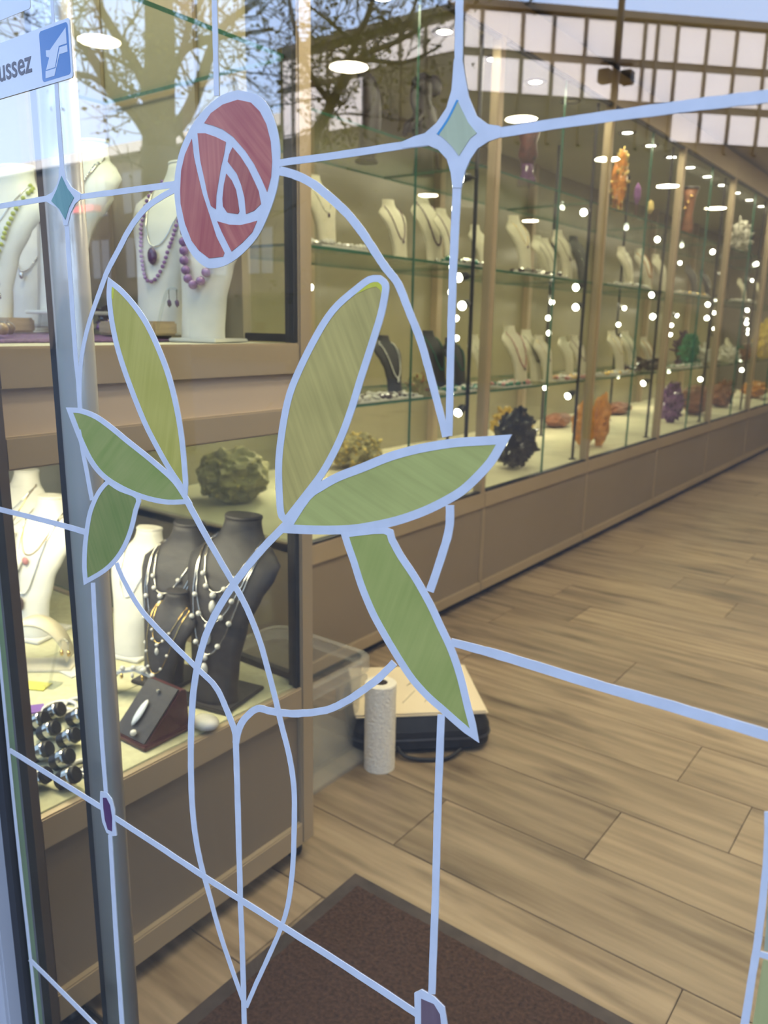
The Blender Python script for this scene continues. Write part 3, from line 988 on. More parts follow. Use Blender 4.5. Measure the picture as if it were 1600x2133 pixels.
b4 = bust(-1.78, 1.12, ZU + 0.02, 0.15, 0.38, M_WHITE, 'white bust partly hidden by the aluminium post in the upper showcase', G_UB)
necklace(b4, 0.5, M_GOLD, 'fine gold chain on the bust hidden by the aluminium post', 'chain', 0.0012, (M_GOLD, 0.006, (1, 0.6, 1)))
b5 = bust(-1.74, 0.93, ZU, 0.3, 0.36, M_WHITE, 'white bust at the far left with a lime green strand', G_UB)
necklace(b5, 0.28, M_LIME, 'lime green strand on the far left bust', 'beads', 0.0042, wid=0.95)
necklace(b5, 0.60, M_SILVER, 'fine silver chain inside the lime green strand', 'chain', 0.0009, (M_GOLD, 0.005, (1, 0.6, 1.4)))
b6 = bust(-1.93, 1.13, ZU, 0.25, 0.34, M_WHITE, 'white bust between the two posts, behind the lime green strand', G_UB)
necklace(b6, 0.45, M_SILVER, 'silver chain on the bust between the two posts', 'beads', 0.0022, (M_SILVER, 0.006, (1, 0.6, 1.3)))


def wood_block(x, y, sx, sy, h, label):
    o = MB().bbox((-sx, -sy, 0), (sx, sy, h), 0.004).build('wood_block', mat('pale_wood', (0.50, 0.36, 0.20), 0.6, 0, 0.25, 20, (1, 1, 6)))
    o.location = (x, y, ZU + 0.0125)
    return tag(o, label, 'block', 'wooden blocks in the upper showcase')


wood_block(-1.37, 1.045, 0.028, 0.03, 0.028, 'wooden block at the foot of the dark oval pendant bust')
wood_block(-1.42, 0.985, 0.022, 0.03, 0.026, 'wooden block behind the slim painted leaf, nearer the street')
wood_block(-1.66, 0.90, 0.03, 0.03, 0.030, 'wooden block beside the aluminium post')


def earring_stand(x, y, z, rz, h, label, gm=None):
    r = empty('earring_stand', (x, y, z), rz, label, 'earring stand', 'clear earring stands')
    pts = spline([(-0.028, 0, 0.002), (-0.010, 0, h * 0.5), (0.006, 0, h * 0.9), (0.022, 0, h), (0.034, 0, h * 0.93)], 5)
    MB().tube(pts, 0.0035, 8).build('arm', G_ACRYL, r, smooth=True)
    MB().bbox((-0.04, -0.018, 0), (-0.004, 0.018, 0.004), 0.001).build('foot', G_ACRYL, r)
    for i, px_ in enumerate((0.012, 0.030)):
        e = MB().tube([(px_, 0, h * 0.97), (px_, 0, h * 0.80)], 0.0009, 5).build('earring', M_SILVER, r)
        MB().sphere((px_, 0, h * 0.72), 0.0062, 1, (0.8, 0.8, 1.4)).build('drop', gm or M_AMETHD, e, smooth=True)
    return r


earring_stand(-1.325, 1.03, ZU, 0.3, 0.105, 'clear curved earring stand in front of the chunky purple necklace')
earring_stand(-1.74, 1.02, ZU + 0.0125, 0.2, 0.13, 'clear earring stand left of the aluminium post', M_SILVER)
earring_stand(-1.62, 0.83, ZU + 0.0125, 0.2, 0.10, 'clear earring stand nearest the dark grey post', M_SILVER)


def lump(r, seed, amp=0.25, freq=3.0, sub=3, sc=(1, 1, 1), ridged=False):
    bm = bmesh.new()
    bmesh.ops.create_icosphere(bm, subdivisions=sub, radius=1)
    off = Vector((seed * 3.7, seed * 1.3, seed * 5.1))
    for v in bm.verts:
        d = v.co.normalized()
        n = noise.fractal(d * freq + off, 1.0, 2.0, 3)
        if ridged: n = abs(n) * 1.5 - 0.3
        v.co = d * (1 + amp * n)
        v.co = Vector((v.co.x * sc[0], v.co.y * sc[1], v.co.z * sc[2])) * r
    zmin = min(v.co.z for v in bm.verts)
    for v in bm.verts:
        v.co.z = max(v.co.z - zmin, 0.08 * r) - 0.08 * r
    bm.verts.index_update()
    m_ = MB()
    m_.v = [tuple(v.co) for v in bm.verts]
    m_.f = [tuple(v.index for v in f.verts) for f in bm.faces]
    bm.free()
    return m_


# tumbled stones row along the upper front edge
stone_cols = [(0.35, 0.22, 0.10), (0.16, 0.10, 0.06), (0.45, 0.34, 0.20), (0.10, 0.09, 0.08)]
for i in range(14):
    m_ = mat('tumbled_stone_%d' % (i % 4), stone_cols[i % 4], 0.12, 0, 0.3, 40, coat=0.8)
    s_ = lump(0.013, i + 2, 0.15, 1.5, 2, (1.1, 0.9, 0.9)).build('tumbled_stone', m_, smooth=True)
    s_.location = (-1.40 - 0.033 * i - (0.05 if i > 4 else 0), 0.735 + 0.018 * (i % 2) + 0.012 * i, ZU + 0.012)
    tag(s_, 'polished brown stone in the row along the purple runner', 'stone', 'polished stones on the purple runner')


def crystal_mb(c, d, r, L, n=6):
    d = Vector(d).normalized()
    q = d.to_track_quat('Z', 'Y')
    rs = []
    for rr, z in ((r, 0), (r * 0.95, L * 0.7), (r * 0.05, L)):
        rs.append([Vector(c) + q @ Vector((rr * math.cos(2 * math.pi * j / n), rr * math.sin(2 * math.pi * j / n), z)) for j in range(n)])
    return rs


def mineral(x, y, z, r, seed, base_m, cry_m, label, cat='mineral', amp=0.3, ncry=40, cl=0.3, cr=0.05, sc=(1, 1, 1), rz=0.0, ridged=False, name='mineral_cluster', freq=3.0):
    root = empty(name, (x, y, z + 0.001), rz, label, cat, 'minerals in the cabinets')
    L = lump(r, seed, amp, freq, 3 if r < 0.1 else 4, sc, ridged)
    o = L.build('matrix', base_m, root)
    if ncry:
        rg_ = random.Random(seed)
        zs = [Vector(v) for v in L.v]
        c0 = Vector((0, 0, sum(v.z for v in zs) / len(zs)))
        m_ = MB()
        for i in range(ncry):
            v = rg_.choice(zs)
            if v.z < r * 0.15: continue
            d = (v - c0).normalized() + Vector((rg_.uniform(-.4, .4), rg_.uniform(-.4, .4), rg_.uniform(-.2, .5)))
            k_ = rg_.uniform(0.5, 1.2)
            m_.rings(crystal_mb(v - d * r * 0.08, d, r * cr * k_, r * cl * k_))
        if m_.v:
            m_.build('crystals', cry_m, root)
    return root


dk = mat('smoky_stone', (0.08, 0.05, 0.05), 0.2, 0, 0.4, 30, coat=0.5)
mineral(-1.60, 1.10, ZU + 0.0125, 0.030, 11, dk, M_AMETHD, 'small dark stone cluster right of the slim painted leaf tip', ncry=30, cl=0.5, cr=0.16)
mineral(-1.50, 1.02, ZU + 0.0125, 0.022, 12, M_AMETH, M_AMETHD, 'small purple stone resting near the wooden blocks', ncry=10, sc=(1.4, 1, 0.6))
mineral(-2.02, 1.00, ZU, 0.03, 13, M_AMETH, M_AMETHD, 'small purple stone at the far left of the purple runner', ncry=20)

# ------------------------------------------------------------------ lower tier of the window showcase
ZL = 0.4695
G_LB = 'busts in the lower window showcase'
k1 = bust(-1.285, 1.135, ZL, 0.2, 0.40, M_DARKB, 'tall charcoal bust with hanging pearls, nearest the case corner', G_LB)
k2 = bust(-1.45, 1.12, ZL, 0.2, 0.36, M_DARKB, 'charcoal bust with triple pearl chains in the middle of the lower tier', G_LB)
k3 = bust(-1.375, 1.035, ZL, 0.2, 0.235, M_DARKB, 'small charcoal bust with gold pearl chain between the two tall charcoal busts', G_LB)
w1 = bust(-1.64, 1.155, ZL, 0.25, 0.31, M_WHITE, 'white bust behind the aluminium post in the lower tier', G_LB)
w2 = bust(-1.95, 1.07, ZL, 0.3, 0.36, M_WHITE, 'white bust with a long pendant between the posts in the lower tier', G_LB)
w3 = bust(-2.16, 1.12, ZL + 0.06, 0.25, 0.34, M_WHITE, 'white bust at the left edge of the lower tier', G_LB)
w4 = bust(-2.02, 0.98, ZL, 0.25, 0.27, M_WHITE, 'short white bust in front at the left edge of the lower tier', G_LB)
necklace(w1, 0.5, M_SILVER, 'double silver chain on the white bust behind the aluminium post', 'chain', 0.0012)
necklace(w2, 0.34, M_SILVER, 'silver chain with a dark pendant on the white bust between the posts', 'chain', 0.0013, (dk, 0.009, (0.8, 0.6, 1.8)), wid=0.7)
necklace(w2, 0.62, M_GOLD, 'short gold chain with a rose stone on the white bust between the posts', 'chain', 0.0010, (M_PINK, 0.008, (1, 0.6, 1.2)))
necklace(w3, 0.5, M_GOLD, 'fine gold chain on the white bust at the left edge', 'chain', 0.0010)
necklace(w3, 0.7, M_SILVER, 'fine silver chain on the white bust at the left edge', 'chain', 0.0010)
necklace(w4, 0.6, M_SILVER, 'fine silver chain on the short white bust at the left edge', 'chain', 0.0010)


def pearl_chain(bst, drops, label, metal, pr_=0.0075):
    root = empty('pearl_necklace', bst.location, label=label, cat='necklace', group='pearl chains on the charcoal busts')
    root.rotation_euler = bst.rotation_euler
    root.scale = bst.scale
    for d in drops:
        P = strand(d, 0.003, 40, wid=1.0)
        MB().tube(P, 0.0011, 6).build('chain', metal, root, smooth=True)
        for i in (10, 15, 25, 30):
            MB().sphere(P[i] - Vector((0, 0.004, 0)), pr_ * 0.62, 2).build('pearl', M_PEARL, root, smooth=True)
        c = P[20]
        MB().sphere(c - Vector((0, 0.004, 0.004)), pr_ * 0.75, 2).build('pearl', M_PEARL, root, smooth=True)
        MB().sphere(c - Vector((0, 0.006, 0.024)), pr_, 2, (0.85, 0.85, 1.6)).build('drop_pearl', M_PEARL, root, smooth=True)
    return root


pearl_chain(k1, (0.30, 0.47, 0.63), 'three chains with white pearl drops on the charcoal bust nearest the corner', M_SILVER)
pearl_chain(k2, (0.22, 0.42, 0.60), 'three chains with white pearl drops on the middle charcoal bust', M_SILVER)
pearl_chain(k3, (0.30, 0.58), 'two gold chains with small pearls on the small charcoal bust', M_GOLD, 0.007)

# curved acrylic bracelet stand with pearls
r = empty('bracelet_stand', (-1.420, 0.985, ZL), 0.45, 'clear angular bracelet stand with a row of pearl drops', 'bracelet stand')
pts = [(-0.075, 0, 0.02), (-0.05, 0, 0.055), (0, 0, 0.068), (0.045, 0, 0.055), (0.07, 0, 0.02)]
mb = MB()
mb.rings([[Vector((x, -0.016, z)), Vector((x, 0.02, z * 0.9)), Vector((x, 0.02, z * 0.9 + 0.006)), Vector((x, -0.016, z + 0.006))] for x, _, z in [(-0.085, 0, 0.0)] + pts + [(0.085, 0, 0.0)]])
mb.build('acrylic_band', mat('milky_acrylic', (0.72, 0.74, 0.74), 0.15, 0, 0.03, 9), r)
sp = spline(pts, 4)
for i, p in enumerate(sp):
    if i % 2 == 0:
        o = MB().sphere(p + Vector((0, -0.018, 0.010)), 0.0062, 2).build('pearl', M_PEARL, r, smooth=True)
        MB().sphere(p + Vector((0, -0.024, -0.006)), 0.0052, 1, (0.8, 0.8, 1.5)).build('drop', M_GOLD if i % 4 else M_PEARL, o, smooth=True)

# dark red leather stand with a long opal pendant
M_OX = mat('oxblood_leather', (0.085, 0.022, 0.028), 0.4, 0, 0.15, 50, bump=0.08)
r = empty('pendant_stand', (-1.265, 0.905, ZL), 0.02, 'oxblood leather wedge stand with a long white pendant', 'pendant stand')
mb = MB()
mb.rings([[Vector((x, -0.055, 0.010)), Vector((x, 0.055, 0.010)), Vector((x, 0.050, 0.090)), Vector((x, 0.038, 0.094))] for x in (-0.050, 0.050)])
mb.build('wedge', M_OX, r)
mb = MB()
mb.rings([[Vector((x, -0.0575, 0.014)), Vector((x, -0.053, 0.012)), Vector((x, 0.036, 0.0955)), Vector((x, 0.032, 0.0965))] for x in (-0.047, 0.047)])
mb.build('pad', M_DARKB, r, label='charcoal front pad')
MB().bbox((-0.056, -0.062, 0.0), (0.056, 0.060, 0.012), 0.003).build('plinth', M_OX, r)
o = MB().sphere((0, 0, 0), 0.012, 2, (0.8, 0.35, 2.5)).build('pendant', mat('opal', (0.80, 0.82, 0.84), 0.1, 0, 0.1, 60, coat=0.8), r, smooth=True)
o.location = (-0.006, -0.024, 0.052)
o.rotation_euler = (-0.82, 0, 0)
o = MB().sphere((0.004, 0.016, 0.088), 0.0045, 1).build('bail', M_SILVER, r)
MB().sphere((0.012, -0.055, 0.026), 0.007, 2).build('stud', M_PEARL, r, smooth=True)

shell_m = mat('white_shell', (0.62, 0.60, 0.54), 0.35, 0, 0.1, 30)
o = lump(0.026, 4, 0.12, 2, 2, (1.3, 1, 0.55)).build('shell', shell_m, smooth=True)
o.location = (-1.195, 0.985, ZL)
tag(o, 'flat white stone lying behind the oxblood stand', 'stone')
o = MB().tube([(0.016 * math.cos(a * math.pi / 9), 0.016 * math.sin(a * math.pi / 9), 0.004) for a in range(18)], 0.004, 8, closed=True).build('bracelet', M_SILVER, smooth=True)
o.location = (-1.235, 0.735, ZL)
tag(o, 'small silver ring lying by the front edge of the lower tier', 'ring')


# ring holders: black cylinders with silver rings
def ring_holder(x, y, rz, label, c2):
    r = empty('ring_holder', (x, y, ZL), rz, label, 'ring holder', 'ring holders')
    q = Matrix.Rotation(math.radians(62), 4, 'Y')
    MB().lathe([(0.013, -0.004), (0.0155, -0.002), (0.0155, 0.036), (0.0135, 0.038)], 20, (-0.012, 0, 0.012), q).build('peg', M_BLACK, r, smooth=False)
    MB().lathe([(0.0157, 0.014), (0.0175, 0.016), (0.0175, 0.027), (0.0157, 0.029)], 20, (-0.012, 0, 0.012), q).build('ring', M_SILVER, r, smooth=False)
    MB().sphere((0.010, 0, 0.034), 0.0055, 2, (0.9, 1.4, 0.7)).build('stone', c2, r, smooth=True)
    return r


rh_m = [M_PEARL, shell_m, M_SILVER]
spots = [(80, 1640), (128, 1600), (85, 1585), (142, 1555), (100, 1540), (160, 1510), (112, 1500), (78, 1520), (140, 1640)]
for i, (px_, py_) in enumerate(spots):
    p = survey(px_, py_, 'z', ZL)
    if p.x > -1.20: p.x = -1.20
    if p.y < 0.65: p.y = 0.65
    ring_holder(p.x, p.y, 0.5, 'black peg holding a silver ring, in the cluster left of the aluminium post', rh_m[i % 3])

# loose bracelets and cards
for i, (px_, py_, rr) in enumerate(((125, 1480, 0.034), (165, 1470, 0.03), (170, 1600, 0.02))):
    p = survey(px_, py_, 'z', ZL)
    o = MB().tube([(rr * math.cos(a * math.pi / 12), rr * math.sin(a * math.pi / 12), 0.005) for a in range(24)], 0.0048, 7, closed=True).build('bracelet', M_PEARL, smooth=True)
    o.location = (p.x, p.y, ZL)
    tag(o, ['pale bracelet lying behind the ring pegs', 'pale bracelet half hidden by the aluminium post', 'small pale bracelet near the front edge beside the post'][i], 'bracelet')
for i, (px_, py_, cm, lab) in enumerate(((150, 1400, M_WHITE, 'small white price card lying beside the aluminium post'), (75, 1430, mat('yellow_card', (0.75, 0.68, 0.12), 0.6), 'yellow card lying left of the ring pegs'), (60, 1480, mat('violet_card', (0.22, 0.10, 0.38), 0.6), 'violet card lying left of the ring pegs'))):
    p = survey(px_, py_, 'z', ZL)
    o = MB().bbox((-0.03, -0.02, 0), (0.03, 0.02, 0.003), 0.0008, Matrix.Rotation(0.5 * i, 4, 'Z')).build('card', cm)
    o.location = (p.x, p.y, ZL)
    tag(o, lab, 'card')
earring_stand(-1.60, 0.90, ZL, 0.4, 0.12, 'clear earring stand with gold drops beside the aluminium post in the lower tier', M_GOLD)
# curved cream collar stand
r = empty('collar_stand', (-1.75, 0.93, ZL), 0.7, 'curved cream collar stand in the lower tier beside the aluminium post', 'collar stand')
rs = []
for i in range(15):
    a = math.radians(8 + i * 11.5)
    rs.append([Vector((-0.085 * math.cos(a), y_, 0.115 * math.sin(a) * s_)) for y_, s_ in ((-0.035, 1.0), (0.03, 1.0), (0.03, 1.06), (-0.035, 1.06))])
MB().rings(rs).build('arch', M_CREAM, r, smooth=True)
MB().bbox((-0.095, -0.04, 0), (0.095, 0.035, 0.006), 0.002).build('foot', M_CREAM, r)

# ------------------------------------------------------------------ the long row of glass cabinets along the left
JY = [1.95, 3.20, 4.42, 5.68, 6.98, 8.36, 9.75, 11.15]
ORD = ['first', 'second', 'third', 'fourth', 'fifth', 'sixth', 'seventh']
XF, XB = X_ROW, -2.92
ZF, ZB_, ZA, ZC, ZT = 0.545, 1.00, 1.555, 1.98, 2.462
SHELF_X = (-1.886, -2.43)
RINGD = MB().lathe([(0.030, 0.0), (0.032, -0.004), (0.054, -0.004), (0.056, 0.004), (0.030, 0.004)], 20)
LENSD = MB().lathe([(0.001, -0.002), (0.031, -0.002), (0.031, 0.004), (0.001, 0.004)], 16)
M_RING = mat('dark_chrome', (0.10, 0.10, 0.10), 0.25, 0.8)
ring_me = lens_me = None


def downlight(parent, x, y, z, off, s=1.0, lit=True, ring=True):
    root = RINGD.build('downlight', M_RING if ring else M_CHAMP, parent, smooth=False)
    root.location = Vector((x, y, z)) - Vector(off)
    root.scale = (s, s, s)
    l = LENSD.build('lens', M_LED if lit else M_SILVER, root)
    return root


for i in range(len(JY) - 1):
    y0, y1 = JY[i], JY[i + 1]
    off = (XF - 0.5, (y0 + y1) / 2, 0)
    c = empty('display_cabinet', off, label='%s taupe and glass display cabinet of the long row, counted from the door' % ORD[i], cat='display cabinet', group='long row of display cabinets')
    B = lambda a, b, n, m_, r_=0.003: MB().bbox(a, b, r_).build(n, m_, c, off)
    MB().box((XB, y0, 0.0), (XF - 0.045, y1, 0.045)).build('plinth', M_BLACK, c, off)
    MB().box((XB, y0 + 0.001, 0.045), (XF - 0.010, y1 - 0.001, ZF - 0.012)).build('base_panel', M_PANEL, c, off)
    B((XF - 0.02, y0 + 0.001, 0.045), (XF, y1 - 0.001, 0.092), 'base_rail', M_CHAMP)
    B((XF - 0.02, y0 + 0.001, 0.462), (XF, y1 - 0.001, 0.536), 'counter_rail', M_CHAMP)
    B((XF - 0.02, y1 - 0.012, 0.092), (XF - 0.002, y1 - 0.001, 0.462), 'stile', M_CHAMP, 0.002)
    B((XF - 0.02, y0 + 0.001, 0.092), (XF - 0.002, y0 + 0.012, 0.462), 'stile', M_CHAMP, 0.002)
    MB().box((XF - 0.032, y0 + 0.02, 0.532), (XF - 0.004, y1 - 0.02, 0.545)).build('glass_track', M_BLACK, c, off)
    B((XF - 0.045, y1 - 0.042, 0.536), (XF, y1 - 0.001, ZT + 0.02), 'post', M_CHAMP)
    if i == 0:
        B((XF - 0.045, y0 + 0.001, 0.536), (XF, y0 + 0.042, ZT + 0.02), 'post', M_CHAMP)
        glass_box((XB + 0.05, y0 + 0.006, ZF), (XF - 0.046, y0 + 0.012, ZT), 1, c, off=off)
        B((XB, y0 + 0.001, 0.5), (XF - 0.046, y0 + 0.02, 0.544), 'end_rail', M_CHAMP)
    MB().box((XF - 0.03, y0 + 0.001, ZT), (XF + 0.004, y1 - 0.001, ZT + 0.16)).build('fascia', M_CHAMP, c, off)
    MB().box((XF - 0.028, y0 + 0.04, ZT - 0.012), (XF - 0.004, y1 - 0.04, ZT)).build('glass_track', M_BLACK, c, off)
    MB().box((XB, y0 + 0.001, ZT + 0.001), (XF - 0.03, y1 - 0.001, ZT + 0.05)).build('ceiling_board', M_CEILB, c, off)
    MB().box((XB - 0.02, y0 + 0.001, 0.0), (XB, y1 - 0.001, ZT + 0.05)).build('back_panel', M_ROWBACK, c, off)
    B((XB, y1 - 0.06, ZF), (XB + 0.05, y1, ZT), 'rear_post', M_CHAMP)
    ym = (y0 + y1) / 2
    for k_, (a, b) in enumerate(((y0, ym), (ym, y1))):
        MB().bbox((XB + 0.002, a + 0.002, ZF - 0.012), (XF - 0.034, b - 0.002, ZF), 0.001).build('floor_board', M_BOARD, c, off)
        glass_box((XF - 0.024 + 0.008 * k_, a + 0.03 - 0.02 * k_, ZF), (XF - 0.018 + 0.008 * k_, b + 0.015 - 0.05 * k_, ZT - 0.012), 0, c, 'glass_door', off=off)
    for z_ in (ZB_, ZA, ZC):
        glass_box((SHELF_X[1], y0 + (0.05 if i == 0 else 0.002), z_ - 0.010), (SHELF_X[0], y1 - 0.002, z_), 2, c, 'glass_shelf', G_SHELF, off)
    for q in range(3):
        yy = y0 + (q + 0.5) * (y1 - y0) / 3
        downlight(c, -1.975, yy, ZT, off, 1.0, not (i == 1 and q == 2))
    area_lamp(c, Vector((-1.93, ym, ZT - 0.02)) - Vector(off), 0.12, (y1 - y0) * 0.8, 8.0)

# black lamp poles with small spotlights, one at the far end of each cabinet and one at its rear
HEAD = MB()
HEAD.lathe([(0.006, 0.0), (0.014, 0.004), (0.017, 0.030), (0.018, 0.045), (0.016, 0.046)], 12)
BULB = MB().lathe([(0.001, 0.0455), (0.0165, 0.0455), (0.0165, 0.050), (0.001, 0.0505)], 12)


def lamp_pole(x, y, z0, z1, heads, label, s=1.0, glow=0.0):
    r = empty('lamp_pole', (x, y, z0), 0, label, 'lamp pole', 'black spotlight poles')
    MB().lathe([(0.009, 0.0), (0.009, z1 - z0)], 8).build('pole', M_BLACK, r)
    MB().lathe([(0.022, 0.0005), (0.022, 0.006), (0.01, 0.008)], 12).build('base', M_BLACK, r)
    for hz, az, el in heads:
        d = Vector((math.cos(az), math.sin(az), 0))
        arm = d * 0.035 + Vector((0, 0, hz))
        h = MB().tube([(0, 0, hz), arm], 0.005, 6).build('arm', M_BLACK, r)
        M_ = Matrix.Translation(arm) @ (Vector((math.cos(az) * math.cos(el), math.sin(az) * math.cos(el), math.sin(el))).to_track_quat('Z', 'Y').to_matrix().to_4x4())
        sp_ = MB(); sp_.v = [tuple(M_ @ (Vector(v) * s)) for v in HEAD.v]; sp_.f = list(HEAD.f)
        hd = sp_.build('spotlight', M_BLACK, r, smooth=True)
        bb = MB(); bb.v = [tuple(M_ @ (Vector(v) * s)) for v in BULB.v]; bb.f = list(BULB.f)
        bb.build('bulb', M_BULB, hd)
        if glow and hz not in (0.72, 0.80, 1.10) and min(abs(hz - q) for q in (0.38, 0.92, 1.36)) < 0.035:
            area_lamp(r, (0.0, 0.0, hz + 0.03), 0.06, 0.5, glow)
    return r


for i in range(len(JY) - 1):
    y1 = JY[i + 1]
    rg_ = random.Random(40 + i)
    hs = []
    for hz in (0.40, 0.86, 0.98, 1.37):
        hs.append((hz + rg_.uniform(-.02, .02), math.radians(-97 + rg_.uniform(-12, 12)), math.radians(-18 + rg_.uniform(-10, 10))))
    lamp_pole(-1.868, y1 - 0.085, ZF, ZT - 0.002, hs, 'black spotlight pole at the far end of the %s cabinet' % ORD[i], 1.15)
    hs = []
    for hz in ((0.38, 0.92, 1.36) if i < 1 else (0.38, 0.72, 0.80, 0.92, 1.10, 1.36)):  # extra heads added for glitter, they light nothing around them
        hs.append((hz + rg_.uniform(-.03, .03), math.radians(-50 + rg_.uniform(-15, 25)), math.radians(-12 + rg_.uniform(-10, 10))))
    lamp_pole(-2.47, (JY[i] + y1) / 2 + 0.1, ZF, ZT - 0.002, hs, 'black spotlight pole at the rear of the %s cabinet' % ORD[i], 1.0, 3.2)

# contents of the row
SHN = {ZC: 'top', ZA: 'upper', ZB_: 'lower', ZF: 'bottom'}
cnt = {}


def rowpos(px, py, x):
    return survey(px, py, 'x', x).y


def bay_of(y):
    for i in range(len(JY) - 1):
        if JY[i] <= y < JY[i + 1]: return i
    return len(JY) - 2


def where(y, z):
    b = bay_of(y)
    return '%s shelf of the %s cabinet' % (SHN[z], ORD[b])


NTH = ['first', 'second', 'third', 'fourth', 'fifth', 'sixth']


def row_bust(px, py, z, x, h, m_, colour, neck=None, rz=1.42):
    y = rowpos(px, py, x)
    key = (bay_of(y), z, colour)
    cnt[key] = cnt.get(key, 0) + 1
    nth = NTH[cnt[key] - 1]
    b = bust(x, y, z, rz, h, m_, '%s bust on the %s, %s from the left' % (colour, where(y, z), nth), 'busts in the long row')
    if neck:
        dr, nm, kd, rr, pend, what = neck
        necklace(b, dr, nm, '%s on %s %s bust, %s' % (what, nth, colour, where(y, z)), kd, rr, pend, 'necklaces in the long row', wid=0.8)
    return b


turq = mat('green_bead', (0.03, 0.20, 0.13), 0.25, 0, 0.3, 60, coat=0.5)
violetc = mat('violet_cord', (0.14, 0.06, 0.12), 0.4)
blackc = mat('black_cord', (0.015, 0.015, 0.018), 0.5)
ambr = mat('amber', (0.62, 0.24, 0.04), 0.15, 0, 0.4, 40, coat=0.6)
gp = (M_AMETHD, 0.006, (1, 0.6, 1.4))
# upper shelf
row_bust(668, 500, ZA, -2.05, 0.27, M_CREAM, 'cream', (0.5, M_SILVER, 'chain', 0.0015, gp, 'silver chain'))
row_bust(822, 510, ZA, -2.08, 0.25, M_CREAM, 'cream', (0.35, violetc, 'chain', 0.0022, gp, 'dark cord necklace'))
row_bust(893, 480, ZA, -2.12, 0.31, M_CREAM, 'cream', (0.3, violetc, 'beads', 0.0038, None, 'violet bead strand'))
row_bust(930, 510, ZA, -1.99, 0.24, M_CREAM, 'cream', (0.3, violetc, 'chain', 0.0022, gp, 'violet cord'))
row_bust(1000, 520, ZA, -2.16, 0.24, M_CREAM, 'cream')
row_bust(1082, 525, ZA, -2.00, 0.29, M_CREAM, 'cream', (0.5, M_GOLD, 'chain', 0.0013, gp, 'gold chain'))
row_bust(1128, 540, ZA, -2.18, 0.26, M_CREAM, 'cream')
row_bust(1143, 545, ZA, -2.03, 0.22, M_CREAM, 'cream', (0.4, blackc, 'chain', 0.0018, gp, 'black cord'))
row_bust(1172, 535, ZA, -2.00, 0.27, M_CREAM, 'cream', (0.45, dk, 'chain', 0.0015, gp, 'dark chain'))
row_bust(1205, 540, ZA, -2.05, 0.27, M_GREYB, 'dark grey', (0.35, M_SILVER, 'beads', 0.0030, None, 'silver bead strand'))
row_bust(1302, 570, ZA, -2.03, 0.27, M_CREAM, 'cream', (0.5, M_SILVER, 'chain', 0.0015, None, 'silver chain'))
row_bust(1340, 565, ZA, -2.12, 0.31, M_CREAM, 'cream', (0.35, ambr, 'beads', 0.0042, None, 'amber bead strand'))
row_bust(1374, 570, ZA, -2.05, 0.28, M_CREAM, 'cream')
row_bust(1440, 590, ZA, -2.05, 0.26, M_GREYB, 'dark grey', (0.4, M_SILVER, 'beads', 0.003, None, 'silver bead strand'))
row_bust(1468, 600, ZA, -2.05, 0.24, M_DARKB, 'charcoal', (0.4, M_PEARL, 'beads', 0.004, None, 'pearl strand'))
row_bust(1545, 610, ZA, -2.05, 0.24, M_CREAM, 'cream')
row_bust(1580, 615, ZA, -2.05, 0.24, M_CREAM, 'cream')
# lower shelf
row_bust(812, 740, ZB_, -2.03, 0.25, M_DARKB, 'charcoal', (0.32, M_PEARL, 'beads', 0.0048, (M_PEARL, 0.008, (1, 0.7, 1.5)), 'pearl strand'))
row_bust(905, 735, ZB_, -2.10, 0.27, M_DARKB, 'charcoal', (0.35, turq, 'beads', 0.0045, None, 'green bead strand'))
row_bust(950, 735, ZB_, -2.00, 0.24, M_DARKB, 'charcoal', (0.4, turq, 'beads', 0.0038, None, 'dark green strand'))
row_bust(998, 740, ZB_, -2.15, 0.25, M_CREAM, 'cream', (0.4, M_SILVER, 'chain', 0.0015, None, 'silver chain'))
row_bust(1075, 720, ZB_, -1.98, 0.30, M_CREAM, 'cream', (0.32, M_PINK, 'beads', 0.0038, gp, 'pink bead strand'))
row_bust(1108, 725, ZB_, -2.07, 0.28, M_CREAM, 'cream', (0.38, blackc, 'beads', 0.0032, None, 'black bead strand'))
row_bust(1133, 735, ZB_, -2.00, 0.25, M_CREAM, 'cream', (0.5, M_GOLD, 'chain', 0.0012, gp, 'gold chain'))
row_bust(1205, 735, ZB_, -2.02, 0.25, M_CREAM, 'cream', (0.45, violetc, 'chain', 0.002, gp, 'violet cord'))
row_bust(1180, 730, ZB_, -2.25, 0.24, M_CREAM, 'cream')
row_bust(1285, 710, ZB_, -2.03, 0.28, M_CREAM, 'cream', (0.45, M_GOLD, 'chain', 0.0014, None, 'gold chain'))
row_bust(1312, 712, ZB_, -2.06, 0.28, M_CREAM, 'cream', (0.35, turq, 'chain', 0.002, None, 'green cord'))
row_bust(1350, 715, ZB_, -2.00, 0.24, M_CREAM, 'cream', (0.4, ambr, 'chain', 0.0025, None, 'amber cord'))
row_bust(1520, 715, ZB_, -2.1, 0.22, M_CREAM, 'cream')

# minerals on the cabinet floors
pyr = mat('pyrite', (0.55, 0.42, 0.12), 0.3, 0.5, 0.3, 30)
pyrl = mat('dull_pyrite', (0.30, 0.26, 0.11), 0.55, 0.2, 0.35, 25, bump=0.6)
coal = mat('black_tourmaline', (0.018, 0.018, 0.020), 0.18, 0, 0.3, 30, coat=0.4)
oran = mat('orange_calcite', (0.78, 0.32, 0.04), 0.35, 0, 0.3, 25, coat=0.3)
ylw = mat('yellow_calcite', (0.62, 0.42, 0.06), 0.4, 0, 0.3, 20)
brn = mat('brown_geode', (0.32, 0.13, 0.06), 0.5, 0, 0.3, 15)
grn = mat('green_malachite', (0.03, 0.22, 0.11), 0.25, 0, 0.4, 25, coat=0.4)
wht = mat('white_quartz', (0.72, 0.69, 0.60), 0.25, 0, 0.15, 25, coat=0.4)


